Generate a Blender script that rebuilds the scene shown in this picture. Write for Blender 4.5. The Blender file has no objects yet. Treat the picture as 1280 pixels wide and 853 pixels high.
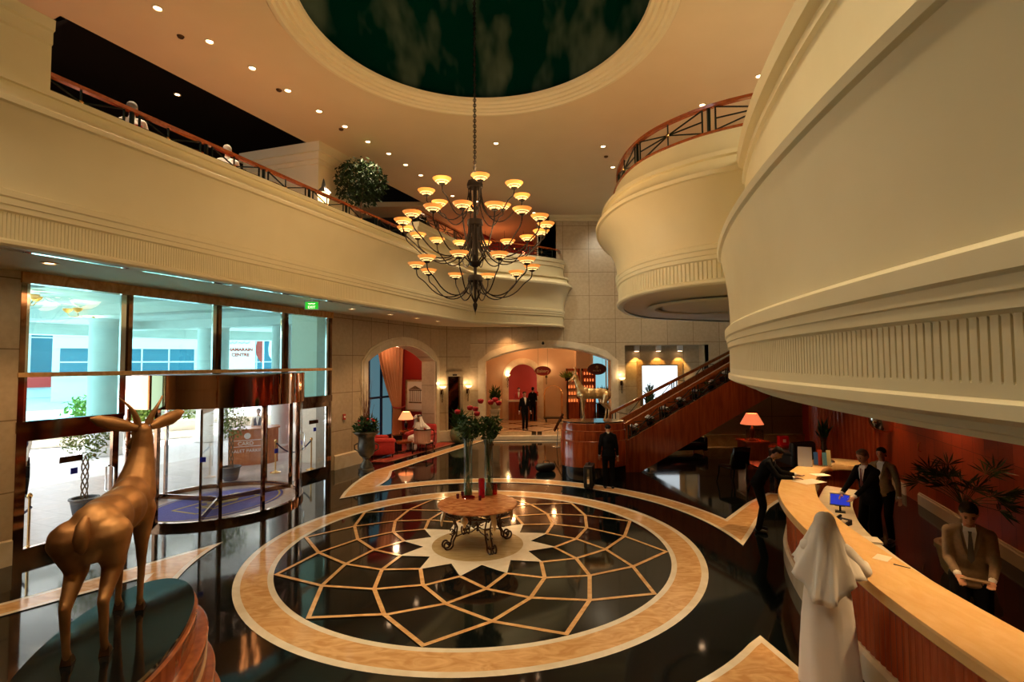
import bpy, bmesh, math, random
from math import sin, cos, pi, radians as R, sqrt, atan2, hypot
from mathutils import Matrix, Vector
random.seed(7)
SC = bpy.context.scene
COL = SC.collection

# ------------------------------------------------------------------ materials
MATS = {}
def _new(name):
    m = bpy.data.materials.new(name); m.use_nodes = True
    nt = m.node_tree; b = nt.nodes['Principled BSDF']
    MATS[name] = m
    return m, nt, b
def setp(b, **k):
    names = dict(col='Base Color', rough='Roughness', metal='Metallic', spec='Specular IOR Level', coat='Coat Weight',
                 coatr='Coat Roughness', em='Emission Color', ems='Emission Strength', sss='Subsurface Weight',
                 sheen='Sheen Weight', trans='Transmission Weight', alpha='Alpha', ior='IOR')
    for a, v in k.items():
        i = b.inputs[names[a]]
        if a in ('col', 'em'): v = (*v, 1)
        i.default_value = v
def plain(name, col, rough=.5, metal=0, **k):
    m, nt, b = _new(name); setp(b, col=col, rough=rough, metal=metal, **k)
    return m
def noisy(name, c1, c2, scale=4, rough=.5, metal=0, stretch=(1, 1, 1), detail=6, dist=0, lo=.35, hi=.65, bump=0, **k):
    m, nt, b = _new(name); setp(b, rough=rough, metal=metal, **k)
    N, L = nt.nodes, nt.links
    tc = N.new('ShaderNodeTexCoord'); mp = N.new('ShaderNodeMapping'); mp.inputs['Scale'].default_value = stretch
    nz = N.new('ShaderNodeTexNoise'); nz.inputs['Scale'].default_value = scale; nz.inputs['Detail'].default_value = detail
    nz.inputs['Distortion'].default_value = dist
    cr = N.new('ShaderNodeValToRGB'); cr.color_ramp.elements[0].position = lo; cr.color_ramp.elements[1].position = hi
    cr.color_ramp.elements[0].color = (*c1, 1); cr.color_ramp.elements[1].color = (*c2, 1)
    L.new(tc.outputs['Object'], mp.inputs[0]); L.new(mp.outputs[0], nz.inputs['Vector'])
    L.new(nz.outputs['Fac'], cr.inputs[0]); L.new(cr.outputs[0], b.inputs['Base Color'])
    if bump:
        bp = N.new('ShaderNodeBump'); bp.inputs['Strength'].default_value = bump; bp.inputs['Distance'].default_value = .02
        L.new(nz.outputs['Fac'], bp.inputs['Height']); L.new(bp.outputs[0], b.inputs['Normal'])
    return m
def emit(name, col, s):
    m, nt, b = _new(name); setp(b, col=(0, 0, 0), em=col, ems=s, rough=1)
    return m
def glassy(name, tint, refl=.12, rough=0.0, dens=1.0):
    m, nt, b = _new(name); N, L = nt.nodes, nt.links
    N.remove(b)
    t = N.new('ShaderNodeBsdfTransparent'); t.inputs[0].default_value = (*tint, 1)
    g = N.new('ShaderNodeBsdfGlossy'); g.inputs['Roughness'].default_value = rough
    fr = N.new('ShaderNodeLayerWeight'); fr.inputs[0].default_value = .5   # facing = 1 - cos, the same from both sides
    pw = N.new('ShaderNodeMath'); pw.operation = 'POWER'; pw.inputs[1].default_value = 5
    ma = N.new('ShaderNodeMath'); ma.operation = 'MULTIPLY_ADD'; ma.inputs[1].default_value = .9; ma.inputs[2].default_value = .03 + refl * .2
    mx = N.new('ShaderNodeMixShader'); L.new(fr.outputs['Facing'], pw.inputs[0]); L.new(pw.outputs[0], ma.inputs[0]); L.new(ma.outputs[0], mx.inputs[0])
    L.new(t.outputs[0], mx.inputs[1]); L.new(g.outputs[0], mx.inputs[2]); L.new(mx.outputs[0], N['Material Output'].inputs[0])
    return m
def tiles(name, c, joint, du, dv, direc=(1, 0, 0), up=(0, 0, 1), rough=.4, var=.12, mortar=.012, rot=0, spk=0.5, off=0.0, **k):
    """stone slabs: brick texture laid along a wall direction"""
    m, nt, b = _new(name); setp(b, rough=rough, **k); N, L = nt.nodes, nt.links
    geo = N.new('ShaderNodeNewGeometry')
    d1 = N.new('ShaderNodeVectorMath'); d1.operation = 'DOT_PRODUCT'; d1.inputs[1].default_value = direc
    d2 = N.new('ShaderNodeVectorMath'); d2.operation = 'DOT_PRODUCT'; d2.inputs[1].default_value = up
    L.new(geo.outputs['Position'], d1.inputs[0]); L.new(geo.outputs['Position'], d2.inputs[0])
    cb = N.new('ShaderNodeCombineXYZ'); L.new(d1.outputs['Value'], cb.inputs[0]); L.new(d2.outputs['Value'], cb.inputs[1])
    mp = N.new('ShaderNodeMapping'); mp.inputs['Rotation'].default_value = (0, 0, rot); L.new(cb.outputs[0], mp.inputs[0])
    br = N.new('ShaderNodeTexBrick'); br.offset = off; br.inputs['Scale'].default_value = 1
    br.inputs['Brick Width'].default_value = du; br.inputs['Row Height'].default_value = dv
    br.inputs['Mortar Size'].default_value = mortar; br.inputs['Mortar Smooth'].default_value = .1
    br.inputs['Color1'].default_value = (*c, 1); br.inputs['Color2'].default_value = (*[x * (1 - var) for x in c], 1)
    br.inputs['Mortar'].default_value = (*joint, 1)
    L.new(mp.outputs[0], br.inputs['Vector'])
    nz = N.new('ShaderNodeTexNoise'); nz.inputs['Scale'].default_value = 9; nz.inputs['Detail'].default_value = 8
    L.new(geo.outputs['Position'], nz.inputs['Vector'])
    mx = N.new('ShaderNodeMix'); mx.data_type = 'RGBA'; mx.blend_type = 'MULTIPLY'; mx.inputs[0].default_value = spk
    cr = N.new('ShaderNodeValToRGB'); cr.color_ramp.elements[0].position = .3; cr.color_ramp.elements[1].position = .7
    cr.color_ramp.elements[0].color = (.72, .66, .58, 1); cr.color_ramp.elements[1].color = (1, 1, 1, 1)
    L.new(nz.outputs['Fac'], cr.inputs[0]); L.new(br.outputs['Color'], mx.inputs[6]); L.new(cr.outputs[0], mx.inputs[7])
    L.new(mx.outputs[2], b.inputs['Base Color'])
    return m
def granite(name, base=(.004, .006, .006), rough=.06):
    m, nt, b = _new(name); setp(b, rough=rough, spec=.7); N, L = nt.nodes, nt.links
    geo = N.new('ShaderNodeNewGeometry')
    vo = N.new('ShaderNodeTexVoronoi'); vo.inputs['Scale'].default_value = 42; L.new(geo.outputs['Position'], vo.inputs['Vector'])
    cr = N.new('ShaderNodeValToRGB'); cr.color_ramp.elements[0].position = 0; cr.color_ramp.elements[1].position = .13
    cr.color_ramp.elements[0].color = (.16, .13, .09, 1); cr.color_ramp.elements[1].color = (*base, 1)
    nz = N.new('ShaderNodeTexNoise'); nz.inputs['Scale'].default_value = 14; L.new(geo.outputs['Position'], nz.inputs['Vector'])
    mx = N.new('ShaderNodeMix'); mx.data_type = 'RGBA'; mx.inputs[6].default_value = (*base, 1)
    st = N.new('ShaderNodeMath'); st.operation = 'GREATER_THAN'; st.inputs[1].default_value = .56
    L.new(nz.outputs['Fac'], st.inputs[0]); L.new(st.outputs[0], mx.inputs[0])
    L.new(vo.outputs['Distance'], cr.inputs[0]); L.new(cr.outputs[0], mx.inputs[7]); L.new(mx.outputs[2], b.inputs['Base Color'])
    return m

M_gran = granite('black_granite')
M_tan = noisy('tan_marble', (.62, .33, .12), (.82, .52, .24), 2.2, .1, stretch=(1, 2.2, 1), dist=2.5, spec=.5)
M_cream = noisy('cream_marble', (.78, .68, .50), (.88, .80, .64), 3, .12, dist=1)
M_olive = noisy('sand_marble', (.42, .29, .12), (.56, .41, .2), 3, .12, stretch=(1, 7, 1), dist=1.2)
M_paint = noisy('cream_paint', (.79, .72, .47), (.82, .75, .50), 1.5, .55)
M_ceil = noisy('ceiling_paint', (.74, .63, .40), (.76, .65, .42), 1.2, .75)
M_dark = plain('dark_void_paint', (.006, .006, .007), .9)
WD = Vector((.393, .9195, 0)).normalized()
M_wallL = tiles('travertine_entrance', (.66, .55, .38), (.3, .22, .13), .95, 1.2, tuple(WD), rough=.3)
M_wallB = tiles('travertine_back', (.64, .54, .38), (.33, .25, .15), 1.15, 1.05, rough=.3)
M_niche = tiles('travertine_niche', (.50, .42, .28), (.25, .19, .1), 2.0, 1.1, rough=.4)
M_brown = tiles('brown_panel_wall', (.30, .18, .08), (.08, .04, .02), 3.4, 1.15, rough=.4)
M_lobby = tiles('inner_lobby_floor', (.78, .56, .34), (.05, .03, .015), 1.5, 1.5, (1, 0, 0), (0, 1, 0), rot=R(45), mortar=.075, rough=.12)
M_lobw = noisy('peach_wall', (.66, .46, .29), (.7, .5, .32), 2, .5)
M_wood = noisy('red_wood', (.22, .035, .008), (.36, .07, .016), 3, .16, stretch=(5, 5, .4), dist=.6, coat=.5, coatr=.08)
M_woodp = tiles('cherry_wall_panels', (.42, .06, .014), (.10, .012, .004), .42, 1.6, (-.34, -.94, 0), rough=.32, var=.35, mortar=.006)
M_rail = noisy('handrail_wood', (.26, .06, .015), (.36, .09, .022), 4, .22, stretch=(4, 4, 1), coat=.4)
M_rib = noisy('ribbed_wood', (.34, .055, .015), (.44, .085, .024), 3, .25, stretch=(6, 6, .5))
M_iron = plain('dark_green_iron', (.012, .022, .018), .35, .6)
M_blk = plain('black_lacquer', (.006, .006, .006), .15)
M_bronze = noisy('bronze', (.30, .13, .045), (.56, .29, .11), 4, .5, .85, bump=.12)
M_bronzed = noisy('dark_bronze', (.05, .022, .01), (.12, .055, .02), 6, .35, .8)
M_gold = noisy('gilt', (.78, .50, .22), (.92, .68, .36), 9, .36, .75)
M_brass = plain('brass', (.8, .5, .2), .2, 1)
M_chrome = plain('chrome', (.75, .75, .72), .08, 1)
M_frame = noisy('polished_bronze_frame', (.22, .11, .06), (.35, .18, .1), 3, .07, 1)
M_header = plain('mirror_copper', (.62, .34, .2), .04, 1)
M_teal = glassy('teal_glass', (.58, .85, .85), .2)
M_clear = glassy('clear_glass', (.975, .985, .98), .1)
M_vase = glassy('vase_glass', (.86, .93, .88), .5)
M_redg = glassy('red_glass', (.8, .02, .05), .4)
M_white = plain('white_cloth', (.9, .9, .9), .8, sheen=.2)
M_veil = plain('veil_cloth', (.9, .89, .87), .7, sheen=.3, sss=.0)
M_skin = plain('skin', (.45, .22, .13), .5, sss=.05)
M_skind = plain('dark_skin', (.22, .1, .055), .5, sss=.05)
M_hair = plain('black_hair', (.006, .0045, .004), .7, spec=.15)
M_suit = plain('black_suit', (.005, .005, .006), .9, spec=.1)
M_suitb = noisy('beige_suit', (.20, .135, .075), (.24, .16, .09), 30, .85)
M_navy = plain('navy_vest', (.012, .02, .07), .8)
M_shirt = plain('white_shirt', (.8, .78, .75), .8)
M_tie = plain('dark_red_tie', (.12, .01, .01), .5)
M_tieg = plain('grey_tie', (.06, .055, .045), .5)
M_shoe = plain('shoe_leather', (.008, .007, .006), .3)
M_redf = noisy('red_upholstery', (.42, .012, .010), (.52, .02, .014), 20, .8, sheen=.3)
M_pink = noisy('striped_upholstery', (.62, .3, .2), (.72, .42, .3), 6, .8, stretch=(6, 6, .3))
M_dgrn = noisy('green_check_cushion', (.02, .035, .012), (.08, .09, .03), 18, .8)
M_rug = noisy('red_rug', (.20, .015, .012), (.40, .05, .025), 5, .95, detail=3, dist=1)
M_rugb = noisy('rug_border', (.22, .07, .04), (.35, .14, .07), 9, .95)
M_leaf = noisy('leaf', (.012, .04, .008), (.035, .085, .014), 8, .5, spec=.3)
M_leafl = noisy('ficus_leaf', (.10, .19, .02), (.25, .34, .06), 6, .5)
M_stem = noisy('bark', (.12, .07, .035), (.2, .13, .07), 10, .8)
M_twig = plain('red_twig', (.18, .05, .02), .7)
M_rose = plain('rose_petal', (.42, .006, .015), .6)
M_flow = plain('red_flower', (.5, .02, .01), .6)
M_celad = noisy('celadon_glaze', (.13, .2, .11), (.2, .27, .16), 3, .12)
M_urn = noisy('antique_urn_metal', (.06, .055, .04), (.12, .105, .075), 6, .35, .5)
M_pot = plain('grey_pot', (.08, .08, .085), .5)
M_potc = plain('cream_pot', (.6, .48, .3), .4)
M_curt = noisy('bronze_curtain', (.42, .17, .07), (.55, .25, .11), 2, .6, stretch=(1, 1, .2), sheen=.3)
M_redw = plain('red_wall', (.35, .02, .01), .5)
M_blue = noisy('blue_carpet', (.13, .14, .5), (.17, .18, .58), 30, .9)
M_cgold = plain('carpet_gold', (.62, .52, .22), .9)
M_sblue = plain('blue_sticker', (.01, .02, .5), .4)
M_road = noisy('road_paving', (.72, .72, .74), (.8, .8, .82), 8, .7)
M_pave = tiles('entrance_paving', (.62, .55, .55), (.45, .4, .4), .6, .6, tuple(WD), (-.92, .39, 0), rough=.35)
M_bldg = plain('white_render', (.85, .86, .88), .7)
M_bwin = plain('building_glass', (.05, .17, .24), .15)
M_conc = noisy('porte_cochere_paint', (.62, .64, .62), (.68, .70, .68), 2, .7)
M_extst = noisy('exterior_stone', (.68, .58, .46), (.74, .65, .52), 30, .7)
M_grass = noisy('hedge_green', (.1, .2, .02), (.25, .36, .06), 8, .8)
M_dome = None
M_screen = emit('blue_screen', (.04, .07, .8), .55)
M_black = plain('black_plastic', (.01, .01, .01), .4)
M_paper = plain('paper', (.8, .74, .62), .7)
M_green = emit('exit_green', (.03, .6, .03), 1.0)
M_exitw = emit('exit_lettering', (.8, 1, .55), 2.2)
M_lens = emit('downlight_lens', (1, .62, .34), 14)
M_bulb = emit('warm_bulb', (1, .62, .25), 5)
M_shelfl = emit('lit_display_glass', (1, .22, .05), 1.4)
M_mirglow = emit('mirror_glow', (.85, .95, 1), 1.6)  # emission standing in for the bright reflection in the niche mirror
M_armiron = plain('chandelier_iron', (.012, .007, .004), .6, 0, spec=.2)

def lampshade(name, col, s):
    m, nt, b = _new(name); setp(b, col=col, rough=.6, em=col, ems=s)
    return m
M_bowl = lampshade('alabaster_bowl', (.8, .28, .05), .85)
M_bowlh = lampshade('alabaster_bowl_hot', (1.0, .62, .22), 1.7)
M_shade = lampshade('peach_lampshade', (1.0, .42, .16), .9)
M_shade2 = lampshade('orange_lampshade', (1.0, .22, .08), .9)

def dome_mat():
    m, nt, b = _new('painted_dome'); setp(b, rough=1, spec=0); N, L = nt.nodes, nt.links
    geo = N.new('ShaderNodeNewGeometry'); mp = N.new('ShaderNodeMapping')
    mp.inputs['Scale'].default_value = (1.5, .62, .7); mp.inputs['Rotation'].default_value = (0, 0, R(-35)); mp.inputs['Location'].default_value = (.3, 2.1, 0)
    nz = N.new('ShaderNodeTexNoise'); nz.inputs['Scale'].default_value = .75; nz.inputs['Detail'].default_value = 3
    cr = N.new('ShaderNodeValToRGB'); e = cr.color_ramp.elements
    e[0].position = .5; e[0].color = (.0003, .020, .015, 1); e[1].position = .74; e[1].color = (.085, .12, .09, 1)
    L.new(geo.outputs['Position'], mp.inputs[0]); L.new(mp.outputs[0], nz.inputs['Vector']); L.new(nz.outputs['Fac'], cr.inputs[0])
    L.new(cr.outputs[0], b.inputs['Base Color'])
    return m
M_dome = dome_mat()

# ------------------------------------------------------------------ mesh builder
class MB:
    def __init__(s, M=None):
        s.v = []; s.f = []; s.m = []; s.M = M or Matrix(); s.k = 0
    def add(s, vs, fs):
        o = len(s.v); s.v += [s.M @ Vector(p) for p in vs]; s.f += [tuple(i + o for i in q) for q in fs]; s.m += [s.k] * len(fs)
        return s
    def box(s, x0, x1, y0, y1, z0, z1):
        vs = [(x, y, z) for z in (z0, z1) for y in (y0, y1) for x in (x0, x1)]
        return s.add(vs, [(0, 2, 3, 1), (4, 5, 7, 6), (0, 1, 5, 4), (2, 6, 7, 3), (0, 4, 6, 2), (1, 3, 7, 5)])
    def bar(s, a, b, w, h=None, up=(0, 0, 1)):
        h = h or w; a = Vector(a); b = Vector(b); d = (b - a).normalized(); u = Vector(up)
        if abs(d.dot(u)) > .98: u = Vector((1, 0, 0))
        x = d.cross(u).normalized() * w / 2; y = x.cross(d).normalized() * h / 2
        vs = [p + i * x + j * y for p in (a, b) for i, j in ((-1, -1), (1, -1), (1, 1), (-1, 1))]
        return s.add(vs, [(3, 2, 1, 0), (4, 5, 6, 7), (0, 1, 5, 4), (1, 2, 6, 5), (2, 3, 7, 6), (3, 0, 4, 7)])
    def lathe(s, prof, n=24, c=(0, 0, 0), sx=1, sy=1, a0=0, a1=2 * pi):
        full = abs(a1 - a0 - 2 * pi) < 1e-6; m = n if full else n + 1
        vs = [(c[0] + r * sx * cos(a0 + (a1 - a0) * i / n), c[1] + r * sy * sin(a0 + (a1 - a0) * i / n), c[2] + z) for r, z in prof for i in range(m)]
        fs = []
        for j in range(len(prof) - 1):
            for i in range(n):
                a, b = j * m + i, j * m + (i + 1) % m
                fs.append((a, b, b + m, a + m))
        if full:
            if prof[0][0] > 1e-5: fs.append(tuple(range(m))[::-1])
            if prof[-1][0] > 1e-5: fs.append(tuple(range((len(prof) - 1) * m, len(prof) * m)))
        return s.add(vs, fs)
    def tube(s, pts, r, n=8, up=None):
        pts = [Vector(p) for p in pts]; k = len(pts); rr = r if isinstance(r, (list, tuple)) else [r] * k
        vs = []; px = None
        for i, p in enumerate(pts):
            d = (pts[min(i + 1, k - 1)] - pts[max(i - 1, 0)]).normalized()
            if px is None:
                u = Vector(up or (0, 0, 1)); u = Vector((1, 0, 0)) if abs(d.dot(u)) > .95 else u
                px = d.cross(u).normalized()
            else:
                px = (px - d * px.dot(d)).normalized()
            py = d.cross(px)
            vs += [p + rr[i] * (cos(2 * pi * j / n) * px + sin(2 * pi * j / n) * py) for j in range(n)]
        fs = [(i * n + j, i * n + (j + 1) % n, (i + 1) * n + (j + 1) % n, (i + 1) * n + j) for i in range(k - 1) for j in range(n)]
        fs += [tuple(range(n))[::-1], tuple(range((k - 1) * n, k * n))]
        return s.add(vs, fs)
    def ell(s, c, r, rot=None, nu=14, nv=9):
        if not isinstance(r, (tuple, list)): r = (r, r, r)
        Q = rot.to_3x3() if rot else Matrix.Identity(3); c = Vector(c); vs = []
        for j in range(1, nv):
            t = pi * j / nv
            for i in range(nu):
                a = 2 * pi * i / nu
                vs.append(c + Q @ Vector((r[0] * sin(t) * cos(a), r[1] * sin(t) * sin(a), r[2] * cos(t))))
        fs = [(j * nu + i, (j + 1) * nu + i, (j + 1) * nu + (i + 1) % nu, j * nu + (i + 1) % nu) for j in range(nv - 2) for i in range(nu)]
        a = len(vs); vs += [c + Q @ Vector((0, 0, r[2])), c + Q @ Vector((0, 0, -r[2]))]
        fs += [(a, i, (i + 1) % nu) for i in range(nu)] + [(a + 1, (nv - 2) * nu + (i + 1) % nu, (nv - 2) * nu + i) for i in range(nu)]
        return s.add(vs, fs)
    def cap(s, a, b, ra, rb, n=12, flat=None):
        """tapered capsule: one closed shell"""
        a = Vector(a); b = Vector(b); d = b - a
        if d.length < 1e-6: return s.ell(a, ra)
        d.normalize(); u = Vector((0, 0, 1)) if abs(d.z) < .95 else Vector((0, 1, 0))
        x = d.cross(u).normalized(); y = d.cross(x)
        rings = [(a, -.9, .44, ra), (a, -.5, .87, ra), (a, 0, 1, ra), (b, 0, 1, rb), (b, .5, .87, rb), (b, .9, .44, rb)]
        vs = []
        for p, h, w, r in rings:
            vs += [p + d * h * r + r * w * (cos(2 * pi * j / n) * x + sin(2 * pi * j / n) * y) for j in range(n)]
        k = len(rings)
        fs = [(i * n + j, i * n + (j + 1) % n, (i + 1) * n + (j + 1) % n, (i + 1) * n + j) for i in range(k - 1) for j in range(n)]
        fs += [tuple(range(n))[::-1], tuple(range((k - 1) * n, k * n))]
        return s.add(vs, fs)
    def prism(s, poly, z0, z1):
        n = len(poly); vs = [(x, y, z0) for x, y in poly] + [(x, y, z1) for x, y in poly]
        fs = [tuple(range(n))[::-1], tuple(range(n, 2 * n))] + [(i, (i + 1) % n, (i + 1) % n + n, i + n) for i in range(n)]
        return s.add(vs, fs)
    def sweep(s, path, prof, closed=False, profclosed=False, caps=False):
        """path: 2-D points; prof: (offset to the right of travel, z) or a function of the index"""
        n = len(path); P = [Vector(p) for p in path]; vs = []
        for i in range(n):
            a = P[(i - 1) % n] if closed or i else P[0]; b = P[(i + 1) % n] if closed or i < n - 1 else P[-1]
            d1 = (P[i] - a).normalized() if (P[i] - a).length > 1e-9 else (b - P[i]).normalized()
            d2 = (b - P[i]).normalized() if (b - P[i]).length > 1e-9 else d1
            d = (d1 + d2).normalized(); nn = Vector((d.y, -d.x)); c = max(.35, nn.dot(Vector((d1.y, -d1.x))))
            pr = prof(i) if callable(prof) else prof
            vs += [(P[i].x + nn.x * o / c, P[i].y + nn.y * o / c, z) for o, z in pr]
        m = len(pr); q = m if profclosed else m - 1
        fs = []
        for i in range(n if closed else n - 1):
            j = (i + 1) % n
            fs += [(i * m + k, j * m + k, j * m + (k + 1) % m, i * m + (k + 1) % m) for k in range(q)]
        if caps: fs += [tuple(range(m)), tuple(range((n - 1) * m, n * m))[::-1]]
        return s.add(vs, fs)
    def leaves(s, c, r, n, size, shell=.5, droop=0, rnd=random):
        for _ in range(n):
            while True:
                p = Vector((rnd.uniform(-1, 1), rnd.uniform(-1, 1), rnd.uniform(-1, 1)))
                if shell < p.length < 1: break
            q = Vector((c[0] + p.x * r[0], c[1] + p.y * r[1], c[2] + p.z * r[2])); s.leaf(q, size * rnd.uniform(.7, 1.3), rnd, droop)
        return s
    def leaf(s, q, L, rnd=random, droop=0, d=None, w=.42):
        d = d or Vector((rnd.uniform(-1, 1), rnd.uniform(-1, 1), rnd.uniform(-.8, .6) - droop)).normalized()
        x = d.orthogonal().normalized(); x = Matrix.Rotation(rnd.uniform(0, 6.28), 3, d) @ x; nrm = d.cross(x)
        return s.add([q, q + d * L * .5 + x * L * w * .5, q + d * L + nrm * -.12 * L, q + d * L * .5 - x * L * w * .5, q + d * L * .5 - nrm * L * .08],
                     [(0, 1, 4), (1, 2, 4), (2, 3, 4), (3, 0, 4)])
    def build(s, name, mats, parent=None, smooth=40, loc=None, rz=0, remesh=0, recalc=True, smi=3):
        me = bpy.data.meshes.new(name); me.from_pydata([tuple(v) for v in s.v], [], s.f); me.update()
        if not isinstance(mats, (list, tuple)): mats = [mats]
        for m in mats: me.materials.append(m)
        if len(mats) > 1: me.polygons.foreach_set('material_index', s.m)
        if recalc:
            bm = bmesh.new(); bm.from_mesh(me); bmesh.ops.recalc_face_normals(bm, faces=bm.faces); bm.to_mesh(me); bm.free()
        if smooth:
            me.polygons.foreach_set('use_smooth', [True] * len(me.polygons)); me.set_sharp_from_angle(angle=R(smooth))
        o = bpy.data.objects.new(name, me); COL.objects.link(o)
        if parent: o.parent = parent
        if loc is not None: o.location = loc
        o.rotation_euler.z = rz
        if remesh:
            r = o.modifiers.new('r', 'REMESH'); r.mode = 'VOXEL'; r.voxel_size = remesh; r.use_smooth_shade = True
            sm = o.modifiers.new('s', 'SMOOTH'); sm.iterations = smi; sm.factor = .5
        return o

def tag(o, label=None, cat=None, group=None, kind=None):
    if label: o['label'] = label
    if cat: o['category'] = cat
    if group: o['group'] = group
    if kind: o['kind'] = kind
    return o
def thing(name, label, cat, loc=(0, 0, 0), rz=0, group=None):
    o = bpy.data.objects.new(name, None); COL.objects.link(o); o.empty_display_size = .1
    o.location = loc; o.rotation_euler.z = rz
    return tag(o, label, cat, group)
def struct(name, mb, mats, **k):
    return tag(mb.build(name, mats, **k), kind='structure')
def copy_tree(o, parent=None):
    c = o.copy(); COL.objects.link(c)
    if parent: c.parent = parent
    for ch in [x for x in COL.objects if x.parent == o]: copy_tree(ch, c)
    return c
def text(txt, size, mat, name, parent, M, depth=.003, align='CENTER', bold=0):
    cu = bpy.data.curves.new(name, 'FONT'); cu.body = txt; cu.size = size; cu.extrude = depth; cu.offset = bold; cu.align_x = align; cu.align_y = 'CENTER'
    t = bpy.data.objects.new('tmp', cu); COL.objects.link(t); bpy.context.view_layer.update()
    me = bpy.data.meshes.new_from_object(t.evaluated_get(bpy.context.evaluated_depsgraph_get())); bpy.data.objects.remove(t)
    me.transform(M); me.materials.clear(); me.materials.append(mat)
    o = bpy.data.objects.new(name, me); COL.objects.link(o); o.parent = parent
    return o
def spot(name, loc, tgt, w, ang, col=(1, .72, .45), blend=.6, r=.05):
    l = bpy.data.lights.new(name, 'SPOT'); l.energy = w; l.spot_size = R(ang); l.spot_blend = blend; l.color = col; l.shadow_soft_size = r
    o = bpy.data.objects.new(name, l); COL.objects.link(o); o.location = loc
    o.rotation_euler = (Vector(tgt) - Vector(loc)).to_track_quat('-Z', 'Y').to_euler()
    return o
def point(name, loc, w, col=(1, .66, .36), r=.08):
    l = bpy.data.lights.new(name, 'POINT'); l.energy = w; l.color = col; l.shadow_soft_size = r
    o = bpy.data.objects.new(name, l); COL.objects.link(o); o.location = loc
    return o
def bez(p, n=16):
    out = []
    for i in range(n + 1):
        t = i / n; u = 1 - t
        out.append(tuple(u**3 * a + 3 * u * u * t * b + 3 * u * t * t * c + t**3 * d for a, b, c, d in zip(*p)))
    return out
def smooth_path(P, n=10):
    P = [Vector(p) for p in P]; out = []
    for i in range(len(P) - 1):
        a = P[max(i - 1, 0)]; b = P[i]; c = P[i + 1]; d = P[min(i + 2, len(P) - 1)]
        for k in range(n):
            t = k / n
            out.append(.5 * ((2 * b) + (c - a) * t + (2 * a - 5 * b + 4 * c - d) * t * t + (3 * b - a - 3 * c + d) * t**3))
    return out + [P[-1]]
def resample(P, step):
    P = [Vector(p) for p in P]; out = [P[0]]; acc = 0
    for a, b in zip(P, P[1:]):
        L = (b - a).length; pos = step - acc
        while pos <= L:
            out.append(a.lerp(b, pos / L)); pos += step
        acc = (L - (pos - step))
    out.append(P[-1]); return out
# ------------------------------------------------------------------ world, camera
w = bpy.data.worlds.new('daylight'); SC.world = w; w.use_nodes = True
w.node_tree.nodes['Background'].inputs[0].default_value = (.80, .93, 1, 1); w.node_tree.nodes['Background'].inputs[1].default_value = 4.6
cam = bpy.data.cameras.new('camera'); camo = bpy.data.objects.new('camera', cam); COL.objects.link(camo)
cam.sensor_width = 36; cam.lens = 36 * 632 / 1280; cam.clip_start = .05; cam.clip_end = 400
camo.matrix_world = Matrix.Translation((0, 0, 3.3)) @ Matrix.Rotation(pi / 2 + .0444, 4, 'X') @ Matrix.Rotation(-.0067, 4, 'Z')
SC.camera = camo
CX, CY = -.65, 9.39
# wall line (glass entrance, then stone) and gallery line above it
def WL(Y, off=0): # point on the entrance wall at depth Y, off>0 towards the lobby
    x = -8.43 + (Y - 8.6) * .3833 if Y < 15.8 else -5.67 + (Y - 15.8) * .43
    return (x + off * .92, Y - off * .38)
def arc(cx, cy, r, a, b, n):
    return [(cx + r * cos(R(a + (b - a) * i / n)), cy + r * sin(R(a + (b - a) * i / n))) for i in range(n + 1)]

# ------------------------------------------------------------------ floor: black granite with inlays (one mesh)
fl = MB(); fl.prism([WL(-6, -.1), (16, -6), (16, 22.02), (-3.0, 22.02), (-3.3, 21.7), WL(15.8, -.1), WL(8.6, -.1)], -.2, 0)
H = [0.003]
def ring(r0, r1, k, a=0, b=360, n=144):
    H[0] += .0001
    fl.k = k
    A = arc(CX, CY, r0, a, b, n); B = arc(CX, CY, r1, a, b, n)
    vs = [(x, y, H[0]) for x, y in A + B]; m = n + 1
    fl.add(vs, [(i, i + m, i + m + 1, i + 1) for i in range(n)])
def poly(pts, k):
    H[0] += .0001; fl.k = k; fl.add([(x, y, H[0]) for x, y in pts], [tuple(range(len(pts)))])
def band(a, b, wd, k):
    a = Vector(a); b = Vector(b); d = (b - a).normalized(); n = Vector((d.y, -d.x)) * wd / 2; e = d * wd * .35
    poly([(a - n - e)[:2], (b - n + e)[:2], (b + n + e)[:2], (a + n - e)[:2]], k)
ring(3.377, 3.461, 2); ring(3.461, 3.826, 1); ring(3.826, 3.93, 2)
A0 = -97.3
rr = [1.395, 1.845, 2.30, 2.79, 3.34]
def pp(r, a): return (CX + r * cos(R(a)), CY + r * sin(R(a)))
for k in range(12):
    a = A0 + 30 * k
    for j in range(4):
        o1 = 0 if j % 2 == 0 else 15; 
        for sg in (-1, 1):
            band(pp(rr[j], a + o1), pp(rr[j + 1], a + o1 + 15 * sg), .062, 1)
st = []
for k in range(12): st += [pp(1.42, A0 + 30 * k), pp(.984, A0 + 15 + 30 * k)]
poly(st, 2); poly(arc(CX, CY, .83, 0, 360, 72)[:-1], 3)
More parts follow.
